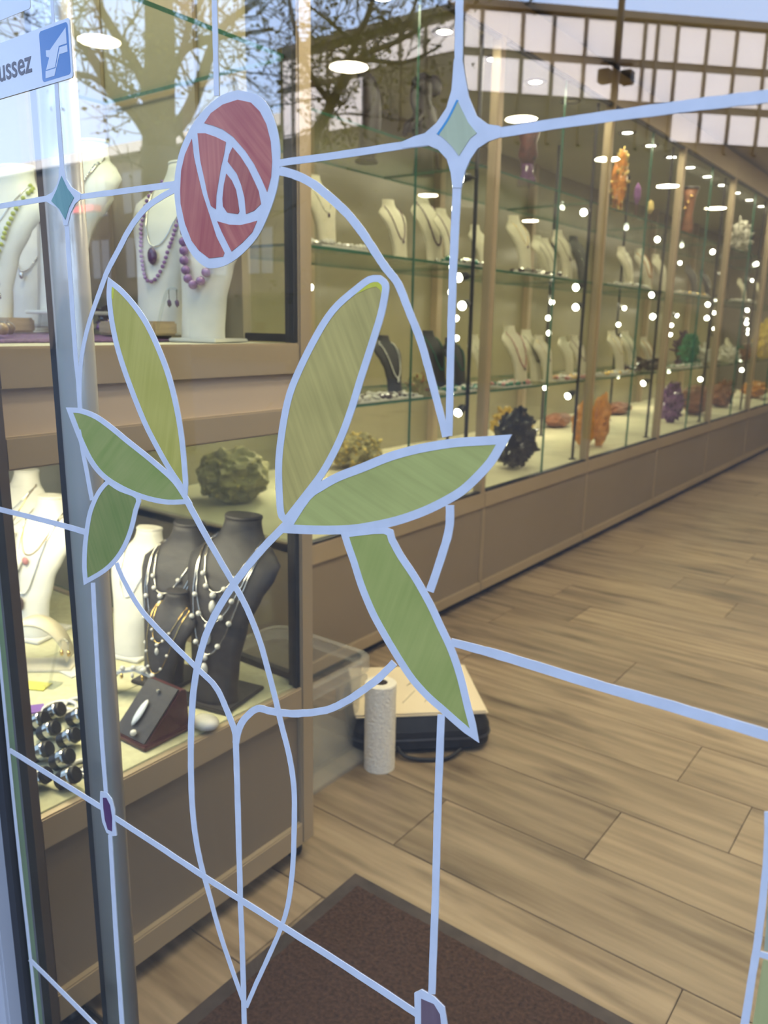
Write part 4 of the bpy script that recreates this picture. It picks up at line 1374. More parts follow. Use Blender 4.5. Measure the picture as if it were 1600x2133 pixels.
def row_min(px, py, x, z, r_, seed, bm_, cm_, lab, **kw):
    y = rowpos(px, py, x)
    return mineral(x, y, z, r_, seed, bm_, cm_, '%s on the %s' % (lab, where(y, z)), **kw)


row_min(487, 1015, -2.50, ZF, 0.135, 21, pyrl, pyr, 'large dull golden pyrite boulder', ncry=160, cl=0.10, cr=0.045, sc=(1, 1.15, 0.85), amp=0.22, freq=3.5)
row_min(742, 940, -2.62, ZF, 0.12, 22, pyrl, pyr, 'sparkling golden pyrite cluster', ncry=220, cl=0.2, cr=0.07, sc=(1, 1.2, 0.75))
row_min(1072, 930, -1.985, ZF, 0.125, 23, coal, coal, 'black spiky crystal cluster', ncry=420, cl=0.17, cr=0.065, amp=0.4, sc=(0.75, 0.95, 1.15))
row_min(1062, 850, -2.55, ZF, 0.11, 24, ylw, ylw, 'yellow calcite block', ncry=20, cl=0.5, cr=0.12, sc=(1, 1.2, 0.9))
row_min(1218, 890, -2.035, ZF, 0.115, 25, oran, oran, 'rounded orange calcite', ncry=0, sc=(0.7, 0.72, 1.25), amp=0.18)
row_min(1252, 880, -1.945, ZF, 0.095, 26, oran, oran, 'tall lumpy orange calcite', ncry=12, cl=0.4, cr=0.14, sc=(0.6, 0.6, 1.75), amp=0.35)
row_min(1398, 850, -2.04, ZF, 0.12, 27, M_AMETH, M_AMETHD, 'purple amethyst cluster', ncry=140, cl=0.25, cr=0.07, sc=(0.75, 0.8, 1.3))
row_min(1449, 846, -2.08, ZF, 0.13, 28, brn, oran, 'round brown geode', ncry=0, sc=(1, 1.5, 1.0), amp=0.15)
row_min(1500, 840, -2.10, ZF, 0.13, 29, brn, brn, 'brown pointed stone', ncry=25, cl=0.6, cr=0.2, sc=(0.8, 1, 0.9))
row_min(1165, 830, -2.6, ZF, 0.09, 30, brn, brn, 'small brown stone at the rear', ncry=0, sc=(1, 1.8, 0.6))
row_min(1290, 830, -2.6, ZF, 0.09, 31, brn, oran, 'long flat reddish stone at the rear', ncry=0, sc=(1, 2.2, 0.6))
row_min(1570, 830, -2.1, ZF, 0.13, 32, oran, brn, 'layered tan stone', ncry=0, sc=(1, 1.4, 0.7))
# on the lower shelf
row_min(1437, 725, -2.0, ZB_, 0.10, 33, grn, grn, 'bright green crystal', ncry=60, cl=0.35, cr=0.12, sc=(0.7, 0.8, 1.2))
row_min(1420, 735, -2.15, ZB_, 0.09, 34, dk, M_AMETHD, 'dark purple crystal', ncry=40, cl=0.8, cr=0.15, sc=(0.6, 0.6, 1.2))
row_min(1465, 735, -2.05, ZB_, 0.08, 35, wht, wht, 'clear quartz cluster', ncry=70, cl=0.8, cr=0.10, sc=(0.8, 1, 0.9))
row_min(1518, 735, -2.0, ZB_, 0.09, 36, wht, wht, 'white quartz cluster', ncry=60, cl=0.6, cr=0.12, sc=(0.8, 1.2, 0.8))
row_min(1553, 735, -2.0, ZB_, 0.08, 37, brn, grn, 'reddish stone with green crystals', ncry=30, cl=0.5, cr=0.12)
row_min(1593, 700, -2.0, ZB_, 0.15, 38, mat('sulphur', (0.75, 0.52, 0.03), 0.4, 0, 0.25, 20), wht, 'bright yellow sulphur lump', ncry=8, sc=(0.7, 0.7, 1.3))
row_min(1310, 745, -1.985, ZB_, 0.06, 39, dk, dk, 'flat dark stone', ncry=0, sc=(1.2, 1.6, 0.5))
row_min(1352, 745, -1.985, ZB_, 0.075, 40, dk, dk, 'dark stone with a raised tip', ncry=12, cl=0.7, cr=0.25, sc=(1.0, 1.6, 0.6))
row_min(868, 790, -2.0, ZB_, 0.045, 41, pyrl, brn, 'small brown stone cluster', ncry=30, cl=0.4, cr=0.1)
# top shelf
row_min(1292, 365, -1.96, ZC, 0.085, 42, ambr, pyr, 'tall golden amber cluster', ncry=120, cl=0.35, cr=0.08, sc=(0.5, 0.55, 2.0), amp=0.45)
row_min(1545, 480, -1.95, ZC, 0.10, 43, wht, wht, 'white crystal cluster', ncry=80, cl=0.5, cr=0.1, sc=(0.7, 1.0, 1.3))


def crystal_point(px, py, x, z, h, m_, lab):
    y = rowpos(px, py, x)
    r = empty('crystal_point', (x, y, z + 0.001), 0, '%s on the %s' % (lab, where(y, z)), 'crystal', 'standing crystal points')
    MB().lathe([(0.020, 0), (0.020, 0.006), (0.008, 0.010), (0.007, h * 0.45)], 12).build('stand', mat('dark_wood', (0.10, 0.05, 0.03), 0.5), r)
    MB().rings([[Vector((a * math.cos(j * math.pi / 3), a * math.sin(j * math.pi / 3), zz)) for j in range(6)] for a, zz in ((0.010, h * 0.42), (0.026, h * 0.6), (0.022, h * 0.85), (0.001, h))]).build('crystal', m_, r)


crystal_point(1328, 400, -1.97, ZC, 0.23, M_AMETH, 'purple crystal point on a slim stand')
crystal_point(1357, 405, -1.97, ZC, 0.16, mat('citrine', (0.80, 0.62, 0.25), 0.2, 0, 0.2, 20, coat=0.5), 'pale yellow crystal point')


def pebble_tray(px, py, x, z, ly, lx, cols, seed, lab):
    x = min(x, -1.89 - lx)
    y = rowpos(px, py, x)
    r = empty('pebble_tray', (x, y, z + 0.0005), 0, '%s on the %s' % (lab, where(y, z)), 'tray', 'trays of small stones')
    MB().bbox((-lx, -ly, 0), (lx, ly, 0.008), 0.002).build('tray', M_WHITE, r)
    rg_ = random.Random(seed)
    ms = [MB() for _ in cols]
    for i in range(110):
        a, b = rg_.uniform(-lx * .92, lx * .92), rg_.uniform(-ly * .95, ly * .95)
        s_ = rg_.uniform(0.007, 0.017)
        ms[i % len(cols)].sphere((a, b, 0.008 + s_ * 0.6), s_, 1, (1, rg_.uniform(0.7, 1.4), rg_.uniform(0.5, 1)))
    for m_, cm_ in zip(ms, cols):
        m_.build('small_stones', cm_, r, kind='stuff')
    return r


pebble_tray(790, 800, -1.95, ZB_, 0.22, 0.07, [wht, shell_m, dk], 1, 'white tray of pale shells and stones')
pebble_tray(960, 790, -1.95, ZB_, 0.15, 0.06, [turq, wht, turq], 2, 'tray of green and white stones')
pebble_tray(1065, 800, -1.90, ZB_, 0.14, 0.05, [wht, M_PINK, turq], 3, 'tray of white, pink and green stones')
pebble_tray(1190, 780, -1.91, ZB_, 0.20, 0.06, [wht, M_GOLD, M_PINK], 4, 'tray of glittering gold and white stones')
pebble_tray(1280, 765, -1.90, ZB_, 0.24, 0.06, [wht, M_GOLD, shell_m], 5, 'tray of cream and gold stones')
pebble_tray(1430, 760, -1.90, ZB_, 0.32, 0.06, [wht, turq, shell_m], 6, 'tray of white stones below the green crystal')
pebble_tray(690, 545, -1.95, ZA, 0.13, 0.07, [wht, shell_m], 7, 'tray of pale shells')
pebble_tray(960, 560, -1.92, ZA, 0.18, 0.05, [M_SILVER, turq, wht], 8, 'tray of glittering silver stones')
pebble_tray(1125, 580, -1.91, ZA, 0.25, 0.05, [M_SILVER, wht, dk], 9, 'tray of silver and white stones')
pebble_tray(1310, 595, -1.91, ZA, 0.30, 0.05, [wht, shell_m, M_SILVER], 10, 'tray of pale glittering stones')
pebble_tray(1440, 610, -1.91, ZA, 0.38, 0.05, [wht, M_GOLD, shell_m], 11, 'tray of cream and gold stones')
pebble_tray(1555, 625, -1.91, ZA, 0.40, 0.05, [wht, shell_m, M_SILVER], 12, 'tray of white stones')

# dark carved wooden elephant standing upright on the top shelf
dw = mat('dark_carved_wood', (0.018, 0.012, 0.009), 0.45, 0, 0.3, 25, bump=0.2)
ye = rowpos(886, 200, -2.26)
r = empty('carved_elephant', (-2.26, ye, ZC + 0.0005), 1.05, 'dark carved wooden elephant rearing up behind the large painted star', 'figurine')
rs = []
for z_, hw, hd, dx in ((0.0, .045, .04, .0), (.02, .05, .045, 0), (.10, .042, .04, 0), (.16, .055, .05, 0), (.24, .062, .055, .005), (.31, .055, .05, .0), (.35, .038, .038, -.005), (.38, .040, .042, -.01), (.42, .045, .05, -.015), (.455, .036, .042, -.015), (.475, .012, .015, -.012)):
    rs.append([Vector((hw * math.cos(a * math.pi / 8) + dx, hd * math.sin(a * math.pi / 8), z_ * 0.92)) for a in range(16)])
MB().rings(rs).build('body', dw, r, smooth=True)
MB().tube(spline([(-.03, -.03, .39), (-.075, -.045, .36), (-.085, -.05, .30), (-.07, -.05, .26), (-.055, -.05, .25)], 4), [0.018 - 0.0006 * i for i in range(17)], 8).build('trunk', dw, r, smooth=True)
for s_ in (-1, 1):
    MB().sphere((0.005 + 0.03 * s_, 0.02 * -s_, 0.385), 0.045, 2, (0.9, 0.22, 1.05)).build('ear', dw, r, smooth=True)
    MB().tube([(-.03, 0.035 * s_, .25), (-.075, 0.035 * s_, .215), (-.085, 0.035 * s_, .175)], [.020, .017, .014], 8).build('foreleg', dw, r, smooth=True)
MB().tube(spline([(.045, .01, .14), (.075, .015, .10), (.082, .015, .06), (.095, .02, .035)], 4), 0.006, 6).build('tail', dw, r, smooth=True)
yv = rowpos(765, 180, -2.30)
r = empty('carved_tusk', (-2.30, yv, ZC + 0.0005), 1.0, 'dark curved wooden carving left of the rearing elephant', 'figurine')
MB().tube(spline([(0.0, 0, 0.012), (0.012, 0, .10), (.022, 0, .20), (.012, 0, .29), (-.02, 0, .35), (-.05, 0, .37)], 4), [0.036, .038, .040, .042, .044, .046, .046, .046, .046, .045, .044, .042, .040, .038, .034, .030, .026, .022, .018, .012, .006], 10).build('carving', dw, r, smooth=True)
MB().lathe([(0.05, 0), (0.05, 0.012), (0.03, 0.02)], 16).build('base', dw, r)
yv = rowpos(1100, 320, -1.98)
r = empty('carved_figurine', (-1.98, yv, ZC + 0.0005), 1.0, 'dark red and purple carved figurine on the top shelf under the right painted line', 'figurine')
MB().lathe([(0.045, 0), (0.048, 0.03), (0.03, 0.06), (0.035, 0.10)], 14).build('base', M_AMETHD, r, smooth=True)
MB().lathe([(0.03, 0.10), (0.05, 0.14), (0.04, 0.20), (0.055, 0.25), (0.03, 0.30), (0.01, 0.32)], 14).build('torso', mat('red_lacquer', (0.10, 0.03, 0.025), 0.35, 0, 0.6, 30), r, smooth=True)
for k_ in range(5):
    MB().sphere((0.035 * math.cos(k_ * 1.3 - 1.2), 0.035 * math.sin(k_ * 1.3 - 1.2), 0.13 + 0.035 * k_), 0.016, 1).build('ornament', ambr if k_ % 2 else dw, r)
yv = rowpos(1436, 430, -1.97)
r = empty('carved_vase', (-1.97, yv, ZC + 0.0005), 0, 'tall brown carved vase on the top shelf of the fourth cabinet', 'vase')
MB().lathe([(0.03, 0), (0.045, 0.05), (0.03, 0.16), (0.04, 0.26), (0.055, 0.33)], 14).build('body', brn, r, smooth=True)
MB().lathe([(0.055, 0.33), (0.062, 0.335), (0.06, 0.35), (0.045, 0.35)], 14).build('rim', dw, r, smooth=True)
for k_ in range(3):
    MB().sphere((-0.02 + 0.02 * k_, -0.04, 0.20 + 0.04 * k_), 0.014, 1).build('bead', M_GOLD, r, smooth=True)

# ------------------------------------------------------------------ on the floor: door mat, storage bin, bag, paper roll
mx0, mx1, my0, my1 = -1.033, 0.30, 0.60, 1.292
r = empty('door_mat', (-0.36, 0.95, 0), 0, 'dark brown entrance mat with a rubber border inside the door', 'door mat')
mo = (-0.36, 0.95, 0)
rub = mat('mat_rubber', (0.055, 0.040, 0.034), 0.7, 0, 0.3, 20)
mb = MB()
w_ = 0.032
mb.box((mx0, my0, 0.0005), (mx0 + w_, my1, 0.007)).box((mx1 - w_, my0, 0.0005), (mx1, my1, 0.007)).box((mx0 + w_, my1 - w_, 0.0005), (mx1 - w_, my1, 0.007)).box((mx0 + w_, my0, 0.0005), (mx1 - w_, my0 + w_, 0.007))
mb.build('border', rub, r, mo)
bm = bmesh.new()
bmesh.ops.create_grid(bm, x_segments=130, y_segments=70, size=0.5)
bm.verts.index_update()
mb = MB()
mb.v = [(mx0 + w_ + (v.co.x + .5) * (mx1 - mx0 - 2 * w_), my0 + w_ + (v.co.y + .5) * (my1 - my0 - 2 * w_), 0.0085 + 0.0025 * noise.noise(Vector((v.co.x * 90, v.co.y * 50, 0)))) for v in bm.verts]
mb.f = [tuple(v.index for v in f.verts) for f in bm.faces]
bm.free()
mb.build('pile', mat('mat_pile', (0.060, 0.029, 0.016), 0.95, 0, 0.5, 120, bump=0.8), r, mo, smooth=True)


def rrect(x0, y0, x1, y1, rad, z, n=6):
    ring = []
    for cx_, cy_, a0 in ((x1 - rad, y1 - rad, 0), (x0 + rad, y1 - rad, 90), (x0 + rad, y0 + rad, 180), (x1 - rad, y0 + rad, 270)):
        for a in range(n + 1):
            t_ = math.radians(a0 + 90 * a / n)
            ring.append(Vector((cx_ + rad * math.cos(t_), cy_ + rad * math.sin(t_), z)))
    return ring


def frosted():
    M = bpy.data.materials.new('frosted_plastic')
    M.use_nodes = True
    b = M.node_tree.nodes['Principled BSDF']
    b.inputs['Base Color'].default_value = (0.55, 0.53, 0.48, 1)
    b.inputs['Roughness'].default_value = 0.3
    b.inputs['Alpha'].default_value = 0.30
    return M


FR = frosted()
r = empty('storage_bin', (-1.62, 1.62, 0), 0, 'clear plastic storage bin with a wide rim standing behind the showcase', 'storage bin')
bo = (-1.62, 1.62, 0)
bx0, bx1, by0, by1 = -1.78, -1.385, 1.345, 1.79
mb = MB()
mb.rings([rrect(bx0 + .02, by0 + .02, bx1 - .01, by1 - .02, .05, 0.012), rrect(bx0 + .01, by0 + .01, bx1 - .004, by1 - .01, .05, 0.15), rrect(bx0, by0, bx1, by1, .05, 0.30)], cap=False)
mb.build('body', FR, r, bo, smooth=True)
mb = MB()
mb.rings([rrect(bx0 - .001, by0 - .001, bx1 + .001, by1 + .001, .05, 0.265), rrect(bx0 - .012, by0 - .012, bx1 + .018, by1 + .018, .06, 0.268), rrect(bx0 - .012, by0 - .012, bx1 + .018, by1 + .018, .06, 0.303), rrect(bx0 - .006, by0 - .006, bx1 + .012, by1 + .012, .055, 0.309), rrect(bx0 + .004, by0 + .004, bx1 - .004, by1 - .004, .046, 0.306)], cap=False)
mb.build('rim', FR, r, bo, smooth=False)
mb = MB()
mb.rings([rrect(bx0 - .01, by0 - .01, bx1 + .05, by1 + .045, .09, 0.001), rrect(bx0 - .012, by0 - .012, bx1 + .052, by1 + .047, .09, 0.016), rrect(bx0 + .01, by0 + .01, bx1 + .008, by1 + .006, .06, 0.020)], cap=True)
mb.build('foot_flange', FR, r, bo, smooth=False)
MB().bbox((bx0 + .03, by0 + .03, 0.010), (bx1 - .03, by1 - .03, 0.016), 0.002).build('bottom', FR, r, bo)
MB().bbox((bx1 + .006, by1 - .17, 0.19), (bx1 + .020, by1 - .03, 0.262), 0.004).build('handle', FR, r, bo)
o = MB().add([(-0.09, -0.10, 0), (0.06, -0.10, 0), (0.06, 0.12, 0), (-0.09, 0.12, 0), (-0.07, -0.08, 0.13), (-0.02, -0.08, 0.14), (-0.02, 0.05, 0.16), (-0.07, 0.05, 0.15)], [(3, 2, 1, 0), (4, 5, 6, 7), (0, 1, 5, 4), (1, 2, 6, 5), (2, 3, 7, 6), (3, 0, 4, 7)]).build('leather_case', mat('brown_leather', (0.07, 0.045, 0.032), 0.55, 0, 0.2, 20))
o.location = (-1.60, 1.56, 0.0175)
tag(o, 'dark brown wedge-shaped leather case inside the plastic bin', 'case')

# black bag with a stack of drawings on top, and the paper roll
r = empty('black_bag', (-1.350, 1.99, 0.0), math.atan2(0.281, 0.298), 'low black soft bag on the floor behind the paper roll', 'bag')
bagm = mat('black_nylon', (0.012, 0.012, 0.016), 0.6, 0, 0.3, 30, bump=0.1)
mb = MB()
mb.rings([rrect(-.20, -.17, .20, .17, .05, 0.001), rrect(-.222, -.19, .222, .19, .06, 0.02), rrect(-.222, -.19, .222, .19, .06, 0.075), rrect(-.20, -.17, .20, .17, .05, 0.118)])
mb.build('body', bagm, r, smooth=False)
MB().tube(rrect(-.2235, -.1915, .2235, .1915, .06, 0.05), 0.004, 6, closed=True).build('zip', mat('zip', (0.04, 0.04, 0.05), 0.3), r)
MB().tube(spline([(-.08, -.19, .03), (-.05, -.225, .012), (.06, -.235, .008), (.12, -.20, .02)], 5), 0.006, 6).build('strap', bagm, r, smooth=True)
r2 = empty('drawing_stack', (-1.352, 1.99, 0.1185), math.atan2(0.281, 0.298), 'stack of cream paper sheets with a blue sketch on the black bag', 'paper')
pap = mat('cream_paper', (0.88, 0.74, 0.52), 0.8, 0, 0.03, 4)
for k_, (dx, dy, ro_) in enumerate(((0, 0, 0.0), (.003, -.004, .01), (-.002, .003, -.008), (0, 0, 0))):
    MB().box((-.205 + dx, -.170 + dy, 0.0005 + .003 * k_), (.205 + dx, .170 + dy, 0.003 + .003 * k_), Matrix.Rotation(ro_, 4, 'Z')).build('sheet', pap, r2)
skb = mat('blue_ink', (0.10, 0.16, 0.30), 0.7)
skg = mat('grey_ink', (0.28, 0.28, 0.26), 0.7)
for k_ in range(4):
    MB().tube(spline([(-.02 + .03 * k_, .02, .0128), (.02 + .03 * k_, .06, .0128), (.04 + .03 * k_, .03, .0128), (.07 + .02 * k_, .07, .0128)], 4), 0.0012, 4).build('sketch_line', skb if k_ % 2 else skg, r2)
for k_ in range(3):
    MB().tube([(-.05 + .07 * k_, -.10, .0128), (0.0 + .07 * k_, -.02, .0128)], 0.001, 4).build('sketch_line', skg, r2)
r = empty('paper_roll', (-1.283, 1.715, 0), 0, 'white kitchen paper roll standing upright on the floor', 'paper roll')
tiss = mat('tissue', (0.92, 0.86, 0.74), 0.9, 0, 0.05, 120, bump=0.5)
mb = MB()
N = 40
rs = []
for i in range(45):
    z_ = 0.0005 + 0.272 * i / 44
    rs.append([Vector(((0.0465 + 0.0006 * noise.noise(Vector((j * 0.9, i * 1.3, 2)))) * math.cos(2 * math.pi * j / N), (0.0465 + 0.0006 * noise.noise(Vector((j * 0.9, i * 1.3, 2)))) * math.sin(2 * math.pi * j / N), z_)) for j in range(N)])
rs.append([Vector((0.044 * math.cos(2 * math.pi * j / N), 0.044 * math.sin(2 * math.pi * j / N), 0.2750)) for j in range(N)])
rs.append([Vector((0.0205 * math.cos(2 * math.pi * j / N), 0.0205 * math.sin(2 * math.pi * j / N), 0.2750)) for j in range(N)])
rs.append([Vector((0.0205 * math.cos(2 * math.pi * j / N), 0.0205 * math.sin(2 * math.pi * j / N), 0.02)) for j in range(N)])
mb.rings(rs, cap=False)
mb.build('tissue', tiss, r, smooth=False)
MB().lathe([(0.0205, 0.01), (0.0205, 0.274), (0.019, 0.274), (0.019, 0.01)], 24).build('core', mat('cardboard', (0.20, 0.14, 0.09), 0.8), r)

# ------------------------------------------------------------------ the street behind the camera, mirrored in the door glass
def mirrored(px, py, dist):
    """real place of something the door glass reflects at (px, py), dist metres away along the reflected path (horizontal)"""
    d = fw + (px - 800) / F_PX * rt - (py - 1066.5) / F_PX * up
    d = d / math.hypot(d.x, d.y)
    p = Vector((0, 0, CAM_H)) + d * dist
    return Vector((p.x, 2 * PANE_Y - p.y, p.z))


bark = mat('plane_bark', (0.085, 0.070, 0.055), 0.9, 0, 0.3, 6)
leafm = mat('spring_leaf', (0.16, 0.16, 0.05), 0.7, 0, 0.3, 3)


def grow(limbs, depth_lv, seed, leaf_n, tw):
    rg_ = random.Random(seed)
    wood, leaves = MB(), MB()

    def branch(p, d, L, r0, lv):
        n = 5
        pts, rr = [p.copy()], [r0]
        for i in range(n):
            d = (d + Vector((rg_.uniform(-.35, .35), rg_.uniform(-.35, .35), rg_.uniform(-.22, .34)))).normalized()
            p = p + d * (L / n)
            pts.append(p.copy())
            rr.append(r0 * (1 - 0.75 * (i + 1) / n))
        wood.tube(pts, rr, 5 if lv > 1 else 4)
        if lv > 0:
            for i in range(1, n + 1):
                for _ in range(1 if rg_.random() < 0.75 else 2):
                    nd = (d + Vector((rg_.uniform(-1, 1), rg_.uniform(-1, 1), rg_.uniform(-.6, .9)))).normalized()
                    branch(pts[i], nd, L * rg_.uniform(0.35, 0.6), min(rr[i], 0.008) * 0.7 + 0.0015, lv - 1)
        else:
            for _ in range(leaf_n):
                c_ = rg_.choice(pts[2:]) + Vector((rg_.uniform(-.1, .1), rg_.uniform(-.1, .1), rg_.uniform(-.12, .06)))
                u_ = Vector((rg_.uniform(-1, 1), rg_.uniform(-1, 1), rg_.uniform(-1, 1))).normalized()
                v_ = u_.orthogonal().normalized()
                s_ = rg_.uniform(0.016, 0.036)
                leaves.add([c_ - u_ * s_, c_ + v_ * s_ * .6, c_ + u_ * s_, c_ - v_ * s_ * .6], [(0, 1, 2, 3)])

    for pts, r0, r1 in limbs:
        S = spline(pts, 4)
        wood.tube(S, [r0 + (r1 - r0) * i / (len(S) - 1) for i in range(len(S))], 10)
        for i in range(3, len(S), 2 if seed == 4 else 1):
            if r0 > 0.14 and i < len(S) * 0.5: continue
            for _ in range(tw + (1 if r0 < 0.09 and i % 2 else 0)):
                d = Vector((rg_.uniform(-1, 1), rg_.uniform(-.6, .6), rg_.uniform(-.6, .8))).normalized()
                branch(S[i], d, rg_.uniform(0.5, 1.15), min(0.014, max(0.007, (r0 + (r1 - r0) * i / len(S)) * 0.3)), depth_lv)
    return wood, leaves


def tree(limbs, seed, label, lv=2, leaf_n=3, tw=2):
    base = limbs[0][0][0]
    root = empty('street_tree', (base.x, base.y, -0.03), 0, label, 'tree', 'street trees')
    w_, l_ = grow(limbs, lv, seed, leaf_n, tw)
    w_.build('trunk', bark, root, (base.x, base.y, -0.03), smooth=True)
    l_.build('foliage', leafm, root, (base.x, base.y, -0.03), kind='stuff')
    return root


D = 8.5
R_ = lambda x, y, k_=0: mirrored(x, y, D + k_)
b0 = R_(332, 330)
base = Vector((b0.x + 0.05, b0.y, -0.03))
fork = R_(332, 310)
tree([
    ([base, Vector((b0.x + 0.02, b0.y, 1.6)), fork], 0.22, 0.18),
    ([fork, R_(331, 200, .1), R_(334, 90, .1), R_(330, -30, .1), R_(335, -150, .1)], 0.165, 0.12),
    ([fork, R_(285, 235, -.3), R_(235, 190, -.5), R_(205, 140, -.6), R_(150, 60, -.8), R_(110, 10, -.9)], 0.085, 0.02),
    ([R_(235, 190, -.5), R_(190, 160, -.7), R_(140, 150, -.9)], 0.035, 0.012),
    ([R_(338, 290), R_(385, 245, .2), R_(420, 165, .3), R_(440, 105, .4), R_(470, 50, .5), R_(540, 0, .5)], 0.075, 0.03),
    ([R_(345, 190), R_(380, 110, -.2), R_(425, 88, -.3), R_(480, 75, -.4), R_(570, 60, -.5)], 0.04, 0.015),
    ([R_(332, 250), R_(290, 150, .3), R_(240, 70, .4), R_(200, 0, .4), R_(190, -40, .4)], 0.06, 0.03),
    ([R_(380, 110, -.2), R_(395, 50, .3), R_(420, 0, .4), R_(430, -40, .4)], 0.035, 0.02),
    ([R_(290, 150, .3), R_(225, 115, .2), R_(165, 100, 0)], 0.025, 0.01),
], 4, 'large budding plane tree across the street, reflected left in the door glass', 1, 2, 1)
D = 9.5
b0 = R_(655, 420)
tree([
    ([Vector((b0.x, b0.y, -0.03)), Vector((b0.x, b0.y, 1.2)), R_(650, 330), R_(680, 240), R_(705, 185)], 0.085, 0.05),
    ([R_(705, 185), R_(750, 120, .2), R_(830, 85, .3), R_(900, 40, .4)], 0.045, 0.02),
    ([R_(690, 215), R_(650, 160, -.2), R_(620, 80, -.3), R_(600, -10, -.4)], 0.035, 0.02),
    ([R_(705, 185), R_(740, 90, -.2), R_(770, 20, -.2), R_(790, -60, -.2)], 0.04, 0.02),
    ([R_(750, 120, .2), R_(840, 130, .4), R_(920, 95, .5)], 0.03, 0.012),
    ([R_(740, 90, -.2), R_(680, 40, -.2), R_(640, 10, -.2)], 0.025, 0.01),
    ([R_(830, 85, .3), R_(860, 20, .3), R_(880, -30, .3)], 0.025, 0.01),
], 9, 'smaller budding tree across the street, reflected in the middle of the door glass', 1, 5, 1)

# glass-fronted building: a wing parallel to the street and an angled wing
KS = (8.0 - CAM_H) / (6.0 - CAM_H)
fr_m = mat('tan_facade_metal', (0.055, 0.045, 0.034), 0.6, 0, 0.1, 3)
pan_m = mat('sky_toned_panel', (0.82, 0.74, 0.70), 0.35, 0, 0.06, 0.6, rnd=0.10)  # pink sky reflected in the glass front, put into the panel colour


def V(x, y, z):   # virtual (mirrored) -> real
    return Vector((x, 2 * PANE_Y - y, z))


def wing(A, Bp, ztop, rows, cols, label, thick=0.6, gap=0.045, keep=None):
    """facade from A to B with a grid of panels; rows = list of (z0, z1); cols = list of fractions"""
    d = (Bp - A); d.z = 0
    L = d.length
    d.normalize()
    nrm = Vector((-d.y, d.x, 0))
    if nrm.y < 0: nrm = -nrm            # towards the shop
    root = empty('glass_fronted_building', (A.x, A.y, -0.03), 0, label, 'building')
    off = (A.x, A.y, -0.03)
    Mx = Matrix((d, nrm, Vector((0, 0, 1)))).transposed().to_4x4()
    Mx.translation = Vector((A.x, A.y, 0))
    MB().box((0, -thick, -0.03), (L, 0, ztop), Mx).build('frame_wall', fr_m, root, off)
    MB().box((-0.1, -thick - .1, ztop), (L + .1, 0.12, ztop + 0.14), Mx).build('parapet', fr_m, root, off)
    for (z0, z1) in rows:
        for a, b in zip(cols[:-1], cols[1:]):
            if keep is None or keep(a, z0):
                MB().box((a + gap, 0.0, z0), (b - gap, 0.03, z1), Mx).build('panel', pan_m, root, off)
    for a in cols:
        MB().box((a - gap * .8, 0.0, rows[-1][0] - .2), (a + gap * .8, 0.07, ztop), Mx).build('mullion', fr_m, root, off)
    return root


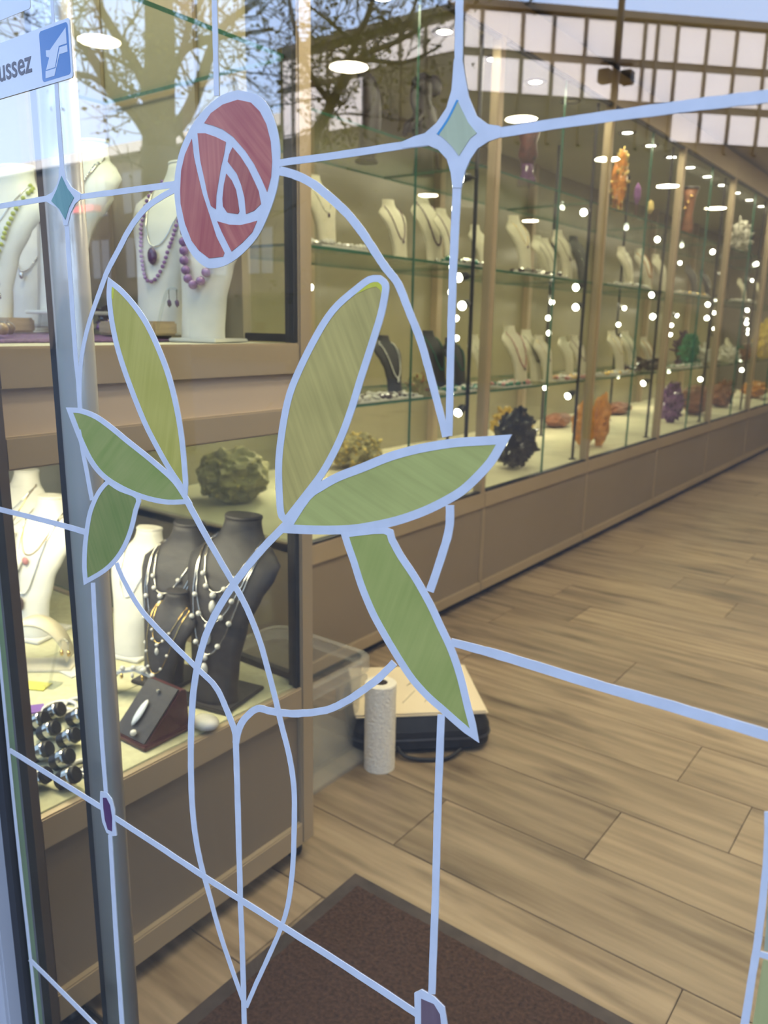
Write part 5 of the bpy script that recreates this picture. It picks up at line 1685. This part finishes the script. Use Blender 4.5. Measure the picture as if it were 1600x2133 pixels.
A = Vector((-7.17, 11.35)) * KS
Bq = Vector((-3.66, 15.0)) * KS
dirv = (Bq - A).normalized()
Bq = Bq + dirv * 5.0
zz = lambda v: CAM_H + (v - CAM_H) * KS
cols = [0.0, 0.30, 0.95, 1.45, 1.97, 2.48, 2.95, 3.16, 3.50, 4.02, 4.52, 5.05, 5.6, 6.15, 6.7, 7.2, 7.7]
cols = [c_ * KS for c_ in cols]
wing(V(A.x, A.y, 0), V(Bq.x, Bq.y, 0), zz(6.0), [(zz(5.44), zz(5.96)), (zz(4.84), zz(5.32)), (zz(4.28), zz(4.72))], cols, 'pale panelled building wing reflected at the upper right of the door glass', keep=lambda a, z: z > zz(4.5) or a > 3.4 * KS)
wing(V(-15.6, 16.17, 0), V(-10.23, 16.17, 0), zz(5.95), [(7.15, 7.75), (5.95, 7.00)], [0.0, 0.39, 1.55, 2.71, 3.75, 4.45, 5.30], 'pale panelled building wing along the street, reflected behind the smaller tree', keep=lambda a, z: z > 7 or a < 2.0)
# plain rendered house further along, low behind the plane tree
r = empty('rendered_house', (-24, -19.0, -0.03), 0, 'plain brown house with a shop awning, reflected low behind the plane tree', 'building')
ho = (-24, -19.0, -0.03)
hm = mat('house_render', (0.055, 0.042, 0.034), 0.8, 0, 0.15, 1)
MB().box((-70, -26, -0.03), (-16.5, -19.0, 7.4)).build('wall', hm, r, ho)
MB().box((-70.2, -26.2, 7.4), (-16.3, -18.7, 7.75)).build('roof', mat('pale_cornice', (0.6, 0.55, 0.5), 0.7), r, ho)
for zr in (2.9, 5.3):
    for k_ in range(7):
        f_ = MB().box((-32.5 + 2.3 * k_, -19.02, zr), (-31.3 + 2.3 * k_, -18.96, zr + 1.5)).build('window', mat('house_window', (0.10, 0.10, 0.11), 0.2), r, ho)
        MB().box((-31.93 + 2.3 * k_, -18.97, zr), (-31.87 + 2.3 * k_, -18.94, zr + 1.5)).build('glazing_bar', hm, f_, ho)
MB().bbox((-31.3, -19.0, 5.48), (-29.4, -18.6, 5.72), 0.02).build('sign', mat('red_sign', (0.75, 0.05, 0.04), 0.6), r, ho)  # red strip standing in for a glowing line sign

# street lamp with two box lanterns, reflected at the upper right
p = mirrored(1284, 150, 10.0)
r = empty('street_lamp', (p.x, p.y, -0.03), 0, 'dark street lamp with two box lanterns, reflected at the upper right', 'street lamp')
o_ = (0, 0, 0)
MB().lathe([(0.07, 0), (0.07, 0.5), (0.045, 0.6), (0.035, p.z + 2.2)], 12).build('pole', fr_m, r, smooth=False)
ax = Vector((0.72, -0.69, 0))
for s_ in (-1, 1):
    c_ = ax * (0.13 * s_) + Vector((0, 0, p.z - 0.02))
    MB().bbox((c_.x - .065, c_.y - .065, c_.z - .07), (c_.x + .065, c_.y + .065, c_.z + .07), 0.01).build('lantern', fr_m, r)
MB().bbox((-.19, -.03, p.z + 0.10), (.19, .03, p.z + 0.13), 0.01, Matrix.Rotation(math.atan2(-0.69, 0.72), 4, 'Z')).build('hood', fr_m, r)
